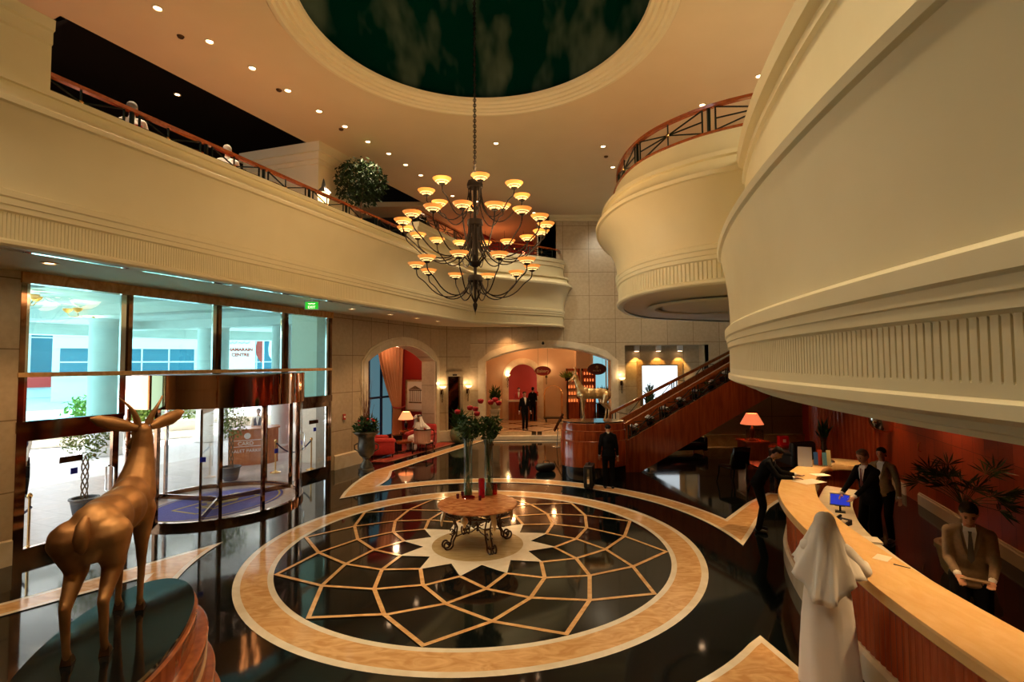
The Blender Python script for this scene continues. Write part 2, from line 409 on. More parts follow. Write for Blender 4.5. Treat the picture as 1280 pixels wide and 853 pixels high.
# crossed horn shapes behind and in front of the medallion
def horn(rot):
    c, s = cos(rot), sin(rot)
    def T(l): return [(CX + (x - CX) * c - (y - CY) * s, CY + (x - CX) * s + (y - CY) * c) for x, y in l]
    far = 21.9 if rot == 0 else 20
    left = [(-4.26, 12.55), (-4.36, 13.2), (-4.42, 14.1), (-4.4, 15.0), (-4.3, 15.83)]
    strip = [(-4.3 + (far - 15.83) * .44, far), (-3.78 + (far - 15.75) * .44 - .1, far)]
    innr = [(-3.72, 15.75), (-3.6, 15.1), (-3.55, 14.6), (-3.62, 13.87)]
    outer = arc(CX, CY, 5.28, 123.5, 15, 50)[1:]
    right = [(4.95, 11.35), (5.5, 12.0), (6.4, 12.85)]; r2 = [(6.9, 12.6), (6.3, 12.1), (5.77, 11.53), (5.08, 10.62), (4.6, 9.9), (4.11, 9.2)]
    inner = arc(CX, CY, 4.76, -1.5, 138, 56)[1:-1]
    P = T(left + strip + innr + outer + right + r2 + inner)
    def fill(Q, k):
        H[0] += .0002; fl.k = k
        bm = bmesh.new(); vs = [bm.verts.new((x, y, H[0])) for x, y in Q]; f = bm.faces.new(vs)
        bmesh.ops.triangulate(bm, faces=[f]); bm.verts.index_update()
        fl.add([v.co[:] for v in bm.verts], [tuple(v.index for v in q.verts) for q in bm.faces]); bm.free()
    fill(P, 2); Q = []; n = len(P)
    ar = sum(P[i][0] * P[(i + 1) % n][1] - P[(i + 1) % n][0] * P[i][1] for i in range(n)); sg = 1 if ar > 0 else -1
    for i in range(n):
        a = Vector(P[i - 1]); b = Vector(P[i]); c_ = Vector(P[(i + 1) % n]); d1 = (b - a).normalized(); d2 = (c_ - b).normalized()
        n1 = Vector((-d1.y, d1.x)) * sg; n2 = Vector((-d2.y, d2.x)) * sg; bs_ = n1 + n2
        if bs_.length < 1e-3: continue
        bs_.normalize(); h_ = max(.16, bs_.dot(n1)); Q.append(tuple(b + bs_ * .085 / h_))
    fill(Q, 1)
    return
    H[0] += .0002; fl.k = 2
    def edge(l, wd):
        n0 = len(l); z = H[0]; H[0] += .00005
        fl.sweep(T(l), [(0, z), (wd, z)])


horn(0); horn(pi)
fl.k = 2
poly([(-1.0, 21.35), (6, 21.35), (6, 21.6), (-1.0, 21.6)], 2)
poly([(6.3, 19.5), (14, 19.5), (14, 19.9), (6.3, 19.9)], 1)
struct('floor', fl, [M_gran, M_tan, M_cream, M_olive], smooth=0, recalc=False)
# raised inner lobby with two steps
st_ = MB(); st_.box(-3.2, 6.5, 22.0, 22.4, -.2, .15); st_.k = 1; st_.box(-3.2, 6.5, 22.4, 31, -.2, .3)
struct('floor_inner_lobby', st_, [M_cream, M_lobby], smooth=0)

# ------------------------------------------------------------------ walls
def wallseg(a, b, z0, z1, t=.3):
    a = Vector(a); b = Vector(b); d = (b - a).normalized(); n = Vector((-d.y, d.x)) * t
    return [tuple(a), tuple(b), tuple(b + n), tuple(a + n)]
def archwall(name, a, b, z1, s0, s1, zs, za, mat, t=.45, kind='structure', trimk=True, trim_mat=None, pts=18):
    """wall from a to b (2-D), height z1, arched opening between distances s0..s1, springing zs, apex za; lobby side on the right of a->b"""
    a = Vector(a); b = Vector(b); L = (b - a).length; d = (b - a) / L; n = Vector((-d.y, d.x))
    M = Matrix(((d.x, n.x, 0, a.x), (d.y, n.y, 0, a.y), (0, 0, 1, 0), (0, 0, 0, 1)))
    mb = MB(M); mb.box(0, s0, 0, t, 0, z1); mb.box(s1, L, 0, t, 0, z1)
    hw = (s1 - s0) / 2; rise = za - zs; Rr = (hw * hw + rise * rise) / (2 * rise); cz = za - Rr; mid = (s0 + s1) / 2
    am = math.asin(min(1, hw / Rr)); A = [(mid + Rr * sin(-am + 2 * am * i / pts), cz + Rr * cos(-am + 2 * am * i / pts)) for i in range(pts + 1)]
    for (x0, za0), (x1, zb0) in zip(A, A[1:]):
        mb.add([(x0, 0, za0), (x1, 0, zb0), (x1, 0, z1), (x0, 0, z1), (x0, t, za0), (x1, t, zb0), (x1, t, z1), (x0, t, z1)],
               [(0, 1, 2, 3), (7, 6, 5, 4), (0, 4, 5, 1), (3, 2, 6, 7)])
    struct(name, mb, mat, smooth=0)
    if trimk:
        tm = MB(M); P = [(s0, 0)] + [(s0, zs)] + A[1:-1] + [(s1, zs), (s1, 0)]
        for w0, w1, h in ((0, .34, .05), (.06, .26, .085)):
            m = len(P); vs = []
            for i, (x, z) in enumerate(P):
                if i in (0, 1): o = (-1, 0)
                elif i in (m - 2, m - 1): o = (1, 0)
                else: dx, dz = x - mid, z - cz; q = hypot(dx, dz); o = (dx / q, dz / q)
                for ww, y in ((w0, 0), (w0, -h), (w1, -h), (w1, 0)): vs.append((x + o[0] * ww, y, z + o[1] * ww))
            tm.add(vs, [(i * 4 + k, i * 4 + 4 + k, i * 4 + 4 + (k + 1) % 4, i * 4 + (k + 1) % 4) for i in range(m - 1) for k in range(4)])
        struct(name.replace('wall', 'trim') + '_arch', tm, trim_mat or M_cream, smooth=30)
    return M
# entrance-side stone wall with the seating arch, then a facet with the lift, then the back wall
WA = WL(15.85); WB = (-3.13, 21.7); WC = (-1.85, 22.42)
LW = (Vector(WB) - Vector(WA)).length
s0 = (17.45 - 15.85) * 1.0885; s1 = (21.25 - 15.85) * 1.0885
MA = archwall('wall_entrance_side', WA, WB, 4.95, s0 - .05, s1 + .1, 3.4, 4.0, M_wallL, t=.62)
fw = MB()
lv = (Vector(WC) - Vector(WB)); lL = lv.length; ld = lv / lL
MF = Matrix(((ld.x, -ld.y, 0, WB[0]), (ld.y, ld.x, 0, WB[1]), (0, 0, 1, 0), (0, 0, 0, 1)))
fw.M = MF; fw.box(0, .42, 0, .3, 0, 4.95); fw.box(1.02, lL + .05, 0, .3, 0, 4.95); fw.box(.42, 1.02, 0, .3, 2.75, 4.95)
fw.box(.3, .36, -.05, 0, 0, 2.95); fw.box(1.08, 1.14, -.05, 0, 0, 2.95); fw.box(.3, 1.14, -.05, 0, 2.85, 2.95)
struct('wall_lift_side', fw, M_wallL, smooth=0)
lf = MB(MF); lf.box(.42, 1.02, .15, .2, 0, 2.75); struct('door_1', lf, M_frame, smooth=0)
ls = MB(MF); ls.box(.62, .82, -.02, 0, 2.78, 2.9)
tag(ls.build('floor_indicator', M_black, smooth=0), 'small black indicator plate above the lift doorway', 'indicator')
bw = archwall('wall_back', (-1.85, 22.42), (5.0, 22.42), 6.6, .68, 6.2, 3.4, 3.98, M_wallB, t=.6)
# the opening of the upper bar in the back wall is left between x -4 and 1.05; stone below and beside it
b2 = MB(); b2.box(1.15, 5.0, 22.42, 23.02, 6.6, 9.9); b2.box(8.72, 16, 22.42, 22.9, 0, 9.9); b2.box(5.0, 8.72, 22.42, 22.9, 4.08, 9.9)
struct('wall_back_right', b2, M_wallB, smooth=0)
nb = MB(); nb.box(5.0, 8.72, 23.6, 23.75, 0, 4.1); nb.box(4.9, 5.0, 22.45, 23.7, 0, 4.1); nb.box(8.72, 8.8, 22.45, 23.7, 0, 4.1); nb.box(5.0, 8.72, 22.45, 23.7, 4.08, 4.2)
struct('wall_niche', nb, M_niche, smooth=0)
# brown wall below the mezzanine
bb = MB(); bb.box(8.5, 11.4, 20.0, 20.2, 0, 3.2); bb.box(7.3, 8.5, 20.0, 20.2, 0, 2.0); bb.box(5.6, 7.3, 20.0, 20.2, 0, 1.1); struct('wall_under_mezzanine', bb, M_brown, smooth=0)
pb = MB(); pb.box(11.4, 12.6, 17.4, 22.3, 0, 3.2); struct('wall_red_pier', pb, M_redw, smooth=0)
bsb = MB(); bsb.box(5.6, 11.4, 19.9, 20.0, 0, .4); bsb.box(5.6, 11.4, 19.86, 20.0, .4, .46); struct('baseboard_back', bsb, M_olive, smooth=0)
# reception wall of cherry panels
rw = [(10.3, 14.4), (9.66, 12.6), (9.0, 10.75), (8.35, 9.0), (7.3, 6.1), (5.9, 2.2), (5.2, .2)]
rm = MB(); rm.sweep(rw, [(0, 0), (0, 3.2), (-.25, 3.2), (-.25, 0)], caps=True)
struct('wall_reception', rm, M_woodp, smooth=0)
bs = MB()
for a, b in (((9.98, 13.5), (9.66, 12.55)), ((9.38, 11.8), (8.7, 9.92)), ((8.6, 9.7), (7.3, 6.1)), ((7.3, 6.1), (5.9, 2.2))):
    bs.sweep([a, b], [(0, 0), (.05, 0), (.05, .22), (.03, .24), (.03, .27), (0, .27)], caps=True)
struct('baseboard_reception', bs, M_potc, smooth=0)
pm = MB()
P = resample(smooth_path([(11.4, 17.4), (10.6, 17.0), (9.6, 16.4), (9.35, 15.6), (9.6, 14.9), (10.3, 14.3)], 12), .035)
pm.sweep(P, lambda i: [(.03 if i % 3 else 0, 0), (.03 if i % 3 else 0, 3.2)])
struct('wall_ribbed_column', pm, M_rib, smooth=20)
# picture frames + door hinge on cherry wall come later

# ------------------------------------------------------------------ gallery fascias (left), drum and bay (right)
def fascia(z0, lip, ztop, dlip, ledge):
    """lower part of the moulded fascia: z0 = bottom"""
    a = [(-.12, z0), (.0, z0), (.04, z0 + .03), (.04, z0 + .07), (0, z0 + .1)]
    c = [(.0, z0 + .44), (.03, z0 + .46), (.03, z0 + .53), (.045, z0 + .54), (.045, z0 + .62), (.06, z0 + .64), (.06, z0 + .72), (0.02, z0 + .74)]
    cove = [(.02 + (dlip - .05) * (t ** 2.2), z0 + .76 + (lip - .05 - z0 - .76) * t) for t in (0, .12, .25, .4, .55, .7, .82, .92, 1)]
    l = [(dlip - .02, lip - .04), (dlip + .04, lip - .03), (dlip + .05, lip + .04), (dlip + .0, lip + .08), (dlip - .08, lip + .12), (dlip - .14, lip + .2),
         (dlip - .16, lip + .3), (dlip - .1, ledge - .08), (dlip - .1, ledge), (-.45, ledge)]
    return a, c, cove + l
def fascia_build(name, path, prof, flute=.042, zf=None):
    a, c, rest = prof
    mb = MB(); coarse = resample(path, .16)
    mb.sweep(coarse, a); mb.sweep(coarse, c + rest)
    fine = resample(path, flute / 8)
    z0, z1 = a[-1][1], c[0][1]
    mb.sweep(fine, lambda i: [(0, z0), (0 if i % 8 else -.01, z0 + .01), (0 if i % 8 else -.01, z1 - .01), (0, z1)])
    return struct(name, mb, M_paint, smooth=28, recalc=False)
gdir = Vector((.3585, .9335))
G0 = Vector((-1.58, 19.2)) - gdir * 27
gal = [tuple(G0), tuple(Vector((-1.58, 19.2)) - gdir * 8), (-1.70, 18.88), (-1.56, 19.2), (-1.25, 19.5), (-.3, 20.15), (.8, 20.75), (1.6, 21.25), (2.15, 21.8), (2.3, 22.42)]
galp = [Vector(gal[0]), Vector(gal[1])] + smooth_path(gal[2:], 8)
fascia_build('wall_gallery_fascia', galp, fascia(4.85, 6.62, 7, .34, 7.0))
# raised parapets: near the camera and along the far bay
def parapet(name, path, zt, d=.12):
    mb = MB(); mb.sweep(path, [(-.35, 6.9), (d, 6.9), (d, zt - .34), (d + .03, zt - .32), (d + .03, zt - .16), (d + .07, zt - .14), (d + .08, zt), (-.35, zt)], profclosed=True, caps=True)
    return struct(name, mb, M_paint, smooth=28)
g7 = Vector((-1.58, 19.2)) - gdir * ((19.2 - 6.75) / .9335)
parapet('wall_gallery_block', [tuple(G0), tuple(g7)], 8.0)
gbs = Vector((-1.58, 19.2)) - gdir * ((19.2 - 15.6) / .9335)
bayp = [gbs] + galp[2:]
parapet('wall_bay_parapet', resample(bayp, .2), 7.75, .02)
# gallery floor slab and soffit
sl = MB()
sofp = [tuple(p) for p in galp]
def offs(Pp, d):
    out = []
    for i, p in enumerate(Pp):
        a = Vector(Pp[max(i - 1, 0)]); b = Vector(Pp[min(i + 1, len(Pp) - 1)]); t = (b - a).normalized(); out.append((p[0] + t.y * d, p[1] - t.x * d))
    return out
inn = offs(sofp, -.1)
def slab(mb, z0, z1, edge, back):
    P = edge + back; bm = bmesh.new(); vs = [bm.verts.new((x, y, z0)) for x, y in P]; f = bm.faces.new(vs)
    r = bmesh.ops.extrude_face_region(bm, geom=[f]); bmesh.ops.translate(bm, verts=[v for v in r['geom'] if isinstance(v, bmesh.types.BMVert)], vec=(0, 0, z1 - z0))
    bmesh.ops.triangulate(bm, faces=bm.faces[:]); bm.verts.index_update()
    mb.add([v.co[:] for v in bm.verts], [tuple(v.index for v in q.verts) for q in bm.faces]); bm.free()
slab(sl, 4.93, 5.0, inn, [(2.3, 22.9), (-3.0, 22.9), (-3.3, 21.9), WL(15.8, -.2), WL(8.6, -.2), WL(0, -.2), WL(-8, -.2)])
struct('ceiling_gallery_soffit', sl, M_ceil, smooth=0)
s2 = MB(); slab(s2, 6.5, 6.6, offs(sofp, -.45), [(2.3, 30), (-12, 30), (-20, 10), (-20, -8)])
struct('floor_gallery', s2, M_rugb, smooth=0)
# slim light trough along the soffit edge
tr = MB(); q0 = Vector((-1.58, 19.2)) - gdir * 15.5
for i in range(6):
    a = q0 + gdir * (i * 1.95) + Vector((-.55, .2)); b = a + gdir * 1.7
    tr.bar((a.x, a.y, 4.925), (b.x, b.y, 4.925), .09, .02)
struct('trim_soffit_slot', tr, M_chrome, smooth=0)

# big drum
DC = (21.7, 1.1); DR = 19.5
def dang(Y): return math.degrees(math.asin((Y - DC[1]) / DR))
dp = [(DC[0] - DR * cos(R(a)), DC[1] + DR * sin(R(a))) for a in [-14 + i * .5 for i in range(0, 150)]]
dp = [p for p in dp if p[1] < 18.9]
def drum():
    low = [(-1.6, 2.86), (-.36, 2.86), (-.34, 2.90), (-.2, 2.93), (-.18, 2.98), (-.02, 3.0), (.03, 3.03), (.03, 3.1), (.0, 3.12), (0, 3.19)]
    up = [(.0, 3.51), (.03, 3.53), (.03, 3.6), (.045, 3.61), (.045, 3.68), (.07, 3.70), (.07, 3.82), (0.04, 3.85), (-.02, 3.87)] + \
         [(-.02 + .12 * t ** 2.4, 3.9 + 1.16 * t) for t in (0, .2, .4, .6, .75, .88, 1)] + \
         [(.14, 5.08), (.16, 5.15), (.11, 5.2), (.0, 5.26), (-.05, 5.36), (-.08, 5.5), (-.1, 6.3), (-.06, 6.33), (-.06, 6.42), (-.1, 6.44), (-.1, 6.5), (.0, 6.54), (.02, 6.72), (-.45, 6.72)]
    up = [(o - (.2 if z > 5.25 else 0), z) for o, z in up]
    # path runs away from the camera: lobby is on its left, so offsets are negated
    mb = MB(); P = resample(dp, .2)
    mb.sweep(P, [(-o, z) for o, z in low]); mb.sweep(P, [(-o, z) for o, z in up])
    F = resample(dp, .0074)
    mb.sweep(F, lambda i: [(0, 3.19), (0 if i % 8 else .02, 3.2), (0 if i % 8 else .02, 3.5), (0, 3.51)])
    return struct('wall_drum_balcony', mb, M_paint, smooth=28, recalc=False)
drum()
sd = MB(); e = [p for p in offs([tuple(p) for p in dp], .4)]
slab(sd, 2.86, 2.97, e, [(16, 22.4), (16, -6)]); struct('ceiling_reception', sd, M_ceil, smooth=0)
# far bay on the right
bpts = [(6.4, 8.0), (5.2, 8.2), (3.95, 8.8), (3.27, 9.38), (2.78, 10.15), (2.57, 11.1), (2.6, 12.2), (2.9, 13.5), (3.45, 14.9), (4.3, 16.1), (5.64, 16.9), (7.2, 17.6), (9.5, 18.2), (16, 18.6)]
bp = smooth_path(bpts, 8)[::-1]      # reversed: lobby on the... see sign below
bp2 = [tuple(p) for p in smooth_path(bpts, 8)]
a_, c_, r_ = fascia(4.7, 6.55, 0, .48, 6.95)
neg = lambda l: [(-o, z) for o, z in l]
bpr = resample([Vector(p) for p in bp2], .15)
mb = MB(); mb.sweep(bpr, neg(a_) if False else a_)
# travelling from the drum towards the back the lobby is on the left -> negate
mb = MB(); mb.sweep(bpr, neg(a_)); mb.sweep(bpr, neg(c_ + r_))
fine = resample([Vector(p) for p in bp2], .0105)
mb.sweep(fine, lambda i: [(0, 4.8), (0 if i % 8 else .025, 4.81), (0 if i % 8 else .025, 5.13), (0, 5.14)])
mb.sweep(bpr, neg([(-.3, 6.9), (.2, 6.9), (.12, 7.02), (.08, 7.3), (.07, 7.42), (-.3, 7.42)]))
struct('wall_bay_balcony', mb, M_paint, smooth=28, recalc=False)
cp = MB(); cp.sweep(bpr, neg([(.0, 7.42), (.1, 7.42), (.1, 7.46), (.0, 7.46)]), profclosed=True); struct('trim_bay_coping', cp, M_rail, smooth=30)
sb = MB(); slab(sb, 4.74, 4.9, offs(bp2, .1), [(16, 8)]); 
sb.lathe([(1.95, -.02), (1.85, -.06), (1.75, -.06), (1.7, -.02), (1.6, -.02), (1.55, .03)], 48, (5.4, 12.6, 4.72)); struct('ceiling_bay_soffit', sb, M_ceil, smooth=30)
s3 = MB(); slab(s3, 6.6, 6.7, offs(bp2, .4), [(16, 8)]); struct('floor_bay', s3, M_rugb, smooth=0)

# ------------------------------------------------------------------ main ceiling with the round dome
ce = MB(); n = 96
lim = [(16, -8), (16, 24), (-2.4, 24), (-12.6, -1.4), (-14.6, -8)]
cl0 = Vector((-6.03, 14.83)); cd = Vector((.40, .92)).normalized()
bound = [(16, -8), (16, 30), tuple(cl0 + cd * 16.5), tuple(cl0 - cd * 24)]
def hitpoly(a):
    d = Vector((cos(a), sin(a))); best = 1e9; c = Vector((CX, CY))
    for i in range(len(bound)):
        p = Vector(bound[i]) - c; q = Vector(bound[(i + 1) % len(bound)]) - c; e = q - p
        den = d.x * e.y - d.y * e.x
        if abs(den) < 1e-9: continue
        t = (p.x * e.y - p.y * e.x) / den; u = (p.x * d.y - p.y * d.x) / den
        if t > 0 and -1e-6 <= u <= 1 + 1e-6: best = min(best, t)
    return c + d * best
angs = sorted([2 * pi * i / n for i in range(n)] + [atan2(y - CY, x - CX) % (2 * pi) for x, y in bound])
m = len(angs); vs = []
for a in angs:
    h = hitpoly(a); vs += [(CX + 3.777 * cos(a), CY + 3.777 * sin(a), 9.9), (h.x, h.y, 9.9), (h.x, h.y, 10.1)]
ce.add(vs, [(i * 3 + k, ((i + 1) % m) * 3 + k, ((i + 1) % m) * 3 + k + 1, i * 3 + k + 1) for i in range(m) for k in (0, 1)])
# piece left of the void, near the camera
nrm = Vector((-cd.y, cd.x)); pA = cl0 - cd * 6.0
q = [pA, pA + nrm * 9 - cd * 1.2, pA + nrm * 9 - cd * 18, pA - cd * 18]
ce.prism([tuple(x) for x in q], 9.9, 10.1)
ce.box(-9, -2, 20.9, 28, 9.902, 10.1)
struct('ceiling', ce, M_ceil, smooth=0)
dm = MB()
co = [(3.80, 9.9), (3.777, 9.87), (3.70, 9.86), (3.66, 9.90), (3.60, 9.90), (3.58, 9.95), (3.5, 9.95), (3.47, 10.0), (3.40, 10.0), (3.37, 10.05), (3.31, 10.06), (3.29, 10.12), (3.4, 10.16)]
dm.lathe([(r, z) for r, z in co], 96, (CX, CY, 0)); dm.f = [f for f in dm.f if len(f) == 4]; dm.m = dm.m[:len(dm.f)]
struct('trim_dome_cornice', dm, M_paint, smooth=25)
dd = MB(); dd.lathe([(3.4 * cos(t), 10.16 + 1.35 * sin(t)) for t in [i * pi / 2 / 14 for i in range(15)]], 96, (CX, CY, 0)); dd.f = [f for f in dd.f if len(f) == 4]; dd.m = dd.m[:len(dd.f)]
struct('ceiling_dome', dd, M_dome, smooth=60)
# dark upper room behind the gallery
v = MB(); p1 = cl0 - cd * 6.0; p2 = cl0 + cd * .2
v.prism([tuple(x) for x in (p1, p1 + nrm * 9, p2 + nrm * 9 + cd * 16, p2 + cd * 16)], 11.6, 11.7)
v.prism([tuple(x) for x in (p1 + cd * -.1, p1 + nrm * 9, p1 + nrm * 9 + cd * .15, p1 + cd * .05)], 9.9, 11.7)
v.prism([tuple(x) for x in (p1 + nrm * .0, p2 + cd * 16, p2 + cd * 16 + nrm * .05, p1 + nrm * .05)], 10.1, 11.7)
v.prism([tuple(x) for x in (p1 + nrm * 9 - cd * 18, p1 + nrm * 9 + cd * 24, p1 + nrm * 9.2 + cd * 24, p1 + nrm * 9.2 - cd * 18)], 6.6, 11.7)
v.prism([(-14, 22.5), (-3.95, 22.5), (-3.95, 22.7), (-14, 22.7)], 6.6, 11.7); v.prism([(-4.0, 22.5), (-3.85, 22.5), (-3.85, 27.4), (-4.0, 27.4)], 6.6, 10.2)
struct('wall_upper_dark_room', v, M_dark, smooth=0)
cb = MB(); crn = [(2.0, 9.9)]
cb.box(1.7, 2.42, 22.3, 22.42, 9.72, 9.9); cb.box(1.7, 16, 22.34, 22.42, 9.66, 9.78); cb.box(1.7, 16, 22.24, 22.42, 9.78, 9.9)
struct('trim_back_cornice', cb, M_paint, smooth=0)
# bar room behind the far bay
bar = MB(); bar.box(-8.6, 1.9, 27.2, 27.4, 6.5, 11.7); struct('wall_bar', bar, M_redw, smooth=0)
wb = MB(); wb.box(1.2, 2.0, 22.42, 27.4, 6.5, 9.9); struct('wall_bar_side', wb, M_wallB, smooth=0)
# cream pavilion behind the left rail
pv = MB(); dirp = (Vector((-6.0, 14.8)) - Vector((-7.9, 15.4))).normalized()
A_ = Vector((-8.2, 15.6)); B_ = Vector((-5.75, 14.85)); C_ = B_ + cd * 1.6
pv.prism([tuple(A_), tuple(B_), tuple(C_), tuple(A_ + cd * 1.6)], 6.6, 9.3)
for d, z0, z1 in ((.06, 9.3, 9.42), (.12, 9.42, 9.62), (.2, 9.62, 9.9)):
    dd_ = dirp * d; ee = cd * d
    pv.prism([tuple(A_ - dd_ - ee), tuple(B_ + dd_ - ee), tuple(C_ + dd_ + ee), tuple(A_ + cd * 1.6 - dd_ + ee)], z0, z1)
struct('wall_pavilion', pv, M_paint, smooth=0)
# closing walls behind and beside the camera
cw = MB(); cw.box(-15, 16, -6.3, -6, 0, 9.9); cw.box(16, 16.3, -6, 30, 0, 9.9); struct('wall_behind', cw, M_wallB, smooth=0)
cl = MB(); cl.prism([WL(8.55), WL(-6), WL(-6, -.3), WL(8.45, -.25)], 0, 4.95); cl.prism([WL(8.62, .05), WL(8.0, .05), WL(8.0, -.3), WL(8.5, -.25)], 0, 4.95)
struct('wall_left', cl, M_wallL, smooth=0)
lb = MB(); lb.sweep([WL(-6, .05), WL(8.6, .05)], [(0, 0), (.05, 0), (.05, .4), (0, .42)]); lb.sweep([WL(15.95, .0), WL(17.3, .0)], [(0, 0), (.06, 0), (.06, .42), (.02, .46), (0, .46)], caps=True)
lb.sweep([WL(21.2, .0), WB, WC, (-1.2, 22.42)], [(0, 0), (.07, 0), (.07, .42), (.02, .46), (0, .46)], caps=True)
struct('baseboard_left', lb, M_cream, smooth=0)
ub = MB(); ub.box(4.65, 5.0, 22.36, 22.42, 0, .5); struct('baseboard_arch', ub, M_cream, smooth=0)
# seating alcove behind the first arch
al = MB(MA); al.box(.9, 6.3, 1.9, 2.05, 0, 4.5); al.box(.9, 1.05, .45, 2.0, 0, 4.5); al.box(.9, 6.3, .6, 2.0, 4.4, 4.5); al.box(6.12, 6.3, .46, 2.0, 0, 4.4)
struct('wall_alcove', al, M_redw, smooth=0)
alf = MB(MA); alf.box(1.2, 5.95, .0, 1.9, -.05, .004); struct('floor_alcove', alf, M_rug, smooth=0)
# inner lobby shell
il = MB(); il.box(-2.0, -1.7, 22.9, 31, .3, 4.4); il.box(3.45, 7, 28.9, 29.1, .3, 4.4)
il.box(6.4, 6.6, 23.8, 29, .3, 4.4); il.box(4.75, 4.9, 23.02, 23.9, .3, 4.4)
struct('wall_inner_lobby', il, M_lobw, smooth=0)
ML = archwall('wall_concierge', (-1.8, 27.6), (3.3, 27.6), 4.4, 1.6, 3.15, 2.35, 3.25, M_lobw, t=.35)
il2 = MB(); il2.box(3.3, 3.5, 27.6, 29, .3, 4.4); struct('wall_inner_corner', il2, M_lobw, smooth=0)
cr_ = MB(); cr_.box(-.4, 1.5, 28.9, 29.0, .3, 4.3); struct('wall_concierge_back', cr_, M_redw, smooth=0)
ic = MB(); ic.box(-2, 4.9, 23.02, 31, 4.3, 4.4); ic.box(4.9, 7, 23.8, 31, 4.3, 4.4); struct('ceiling_inner_lobby', ic, M_lobw, smooth=0)
# ------------------------------------------------------------------ glass entrance wall
def Wx(s, off=0, z=0): # s = distance along the wall from depth 8.6
    p = Vector(WL(8.6)) + WD * s; n = Vector((WD.y, -WD.x)); p = Vector((p.x, p.y)) + n * off
    return (p.x, p.y, z)
WD = (Vector((*WL(15.8), 0)) - Vector((*WL(8.6), 0))).normalized()
WLEN = (Vector(WL(15.8)) - Vector(WL(8.6))).length
MW = Matrix(((WD.x, WD.y, 0, WL(8.6)[0]), (WD.y, -WD.x, 0, WL(8.6)[1]), (0, 0, 1, 0), (0, 0, 0, 1)))  # x along, y into the lobby
def sY(Y): return (Y - 8.6) / WD.y
mull = [0.05, sY(10.26), sY(12.15), sY(14.1), WLEN - .05]
hd = MB(MW); hd.box(0, WLEN, -.12, .1, 4.74, 4.95); struct('trim_entrance_head', hd, M_tan, smooth=0)
fr = MB(MW)
for i, s_ in enumerate(mull):
    fr.k = 0; fr.box(s_ - .04, s_ + .04, -.06, .06, (0 if i in (0, 4) else 3.1), 4.74)
    fr.k = 1; fr.box(s_ - .16 if i else s_ + .04, s_ - .04 if i else s_ + .1, -.03, .02, 2.3 if i in (1, 2, 3) else 0, 4.74)
fr.k = 2; fr.box(0, WLEN, -.05, .07, 3.12, 3.2)
fr.k = 0; fr.box(0, mull[1] - .1, -.06, .08, 2.17, 2.36); fr.box(mull[3] + .42, WLEN, -.06, .08, 2.17, 2.36)
struct('window_frame', fr, [M_frame, M_chrome, M_tan], smooth=0)
for i in range(4):
    g = MB(MW); g.box(mull[i] + .05, mull[i + 1] - .05, -.012, .012, 3.2, 4.74)
    struct('window_%d' % (i + 1), g, M_teal, smooth=0)
g = MB(MW); g.box(.1, mull[1] - .1, -.012, .012, 2.36, 3.12); struct('window_5', g, M_teal, smooth=0)
g = MB(MW); g.box(mull[3] + .42, WLEN - .1, -.012, .012, 2.36, 3.12); struct('window_6', g, M_teal, smooth=0)
# swing doors left and right of the revolving door
def swing(name, x0, x1, hx):
    f = MB(MW); w_ = .11
    f.box(x0, x1, -.03, .05, 0, .2); f.box(x0, x1, -.03, .05, 2.02, 2.17); f.box(x0, x0 + w_, -.03, .05, .2, 2.02); f.box(x1 - w_, x1, -.03, .05, .2, 2.02)
    d = struct(name, f, M_frame, smooth=0)
    g = MB(MW); g.box(x0 + w_, x1 - w_, .0, .012, .2, 2.02); g.build('pane', M_clear, d, smooth=0)
    h = MB(MW)
    for zz in (0, 1):
        y = .05 if zz else -.03; yy = .13 if zz else -.11
        h.tube([(hx, y, .85), (hx, yy, .87), (hx, yy, 1.33), (hx, y, 1.35)], .017, 8)
    h.build('door_handle', M_chrome, d)
    l = MB(MW); l.box((x0 + x1) / 2 - .18, (x0 + x1) / 2 + .18, .012, .03, 1.55, 1.66); l.build('lock_plate', M_bronzed, d, smooth=0)
    s = MB(MW); s.box((x0 + x1) / 2 + .0, (x0 + x1) / 2 + .11, .013, .018, 1.32, 1.43); s.build('blue_sticker', M_sblue, d, smooth=0)
swing('door_2', .05, 1.62, 1.5)
swing('door_3', mull[3] + .42, WLEN - .05, mull[3] + .62)

# revolving door
RC = (-7.05, 12.25); RR = 1.85
rv = thing('revolving_door', 'large round glass revolving entrance door with mirrored copper header', 'revolving door', (RC[0], RC[1], 0))
def parc(r, a, b, n): return [(r * cos(R(a + (b - a) * i / n)), r * sin(R(a + (b - a) * i / n))) for i in range(n + 1)]
wa = math.degrees(atan2(WD.y, WD.x))  # wall direction angle
h = MB(); h.sweep(parc(RR, 0, 360, 72)[:-1], [(0, 2.40), (.035, 2.40), (.035, 3.10), (0, 3.10)], closed=True, profclosed=True)
h.build('header_drum', M_header, rv)
h = MB(); h.lathe([(0, 3.06), (RR - .01, 3.06), (RR - .01, 3.1), (0, 3.1)], 64); h.build('top_plate', M_black, rv)
h = MB(); h.lathe([(0, 2.42), (RR - .02, 2.42), (RR - .02, 2.46), (0, 2.46)], 64); h.build('door_ceiling', M_frame, rv)
h = MB(); h.sweep(parc(RR, 0, 360, 72)[:-1], [(.03, 0), (.03, .11), (-.06, .11), (-.06, 0)], closed=True, profclosed=True); h.build('base_ring', M_frame, rv)
h = MB(); h.lathe([(0, .012), (RR - .06, .012), (RR - .06, .0)], 64); h.build('platform', M_pave, rv)
mt = MB(MW @ Matrix()); 
cs = MB(Matrix.Rotation(R(wa), 4, 'Z') @ Matrix.Diagonal((1.0, .72, 1, 1)))
cs.lathe([(0, .02), (1.62, .02), (1.62, .012)], 64); cs.k = 1
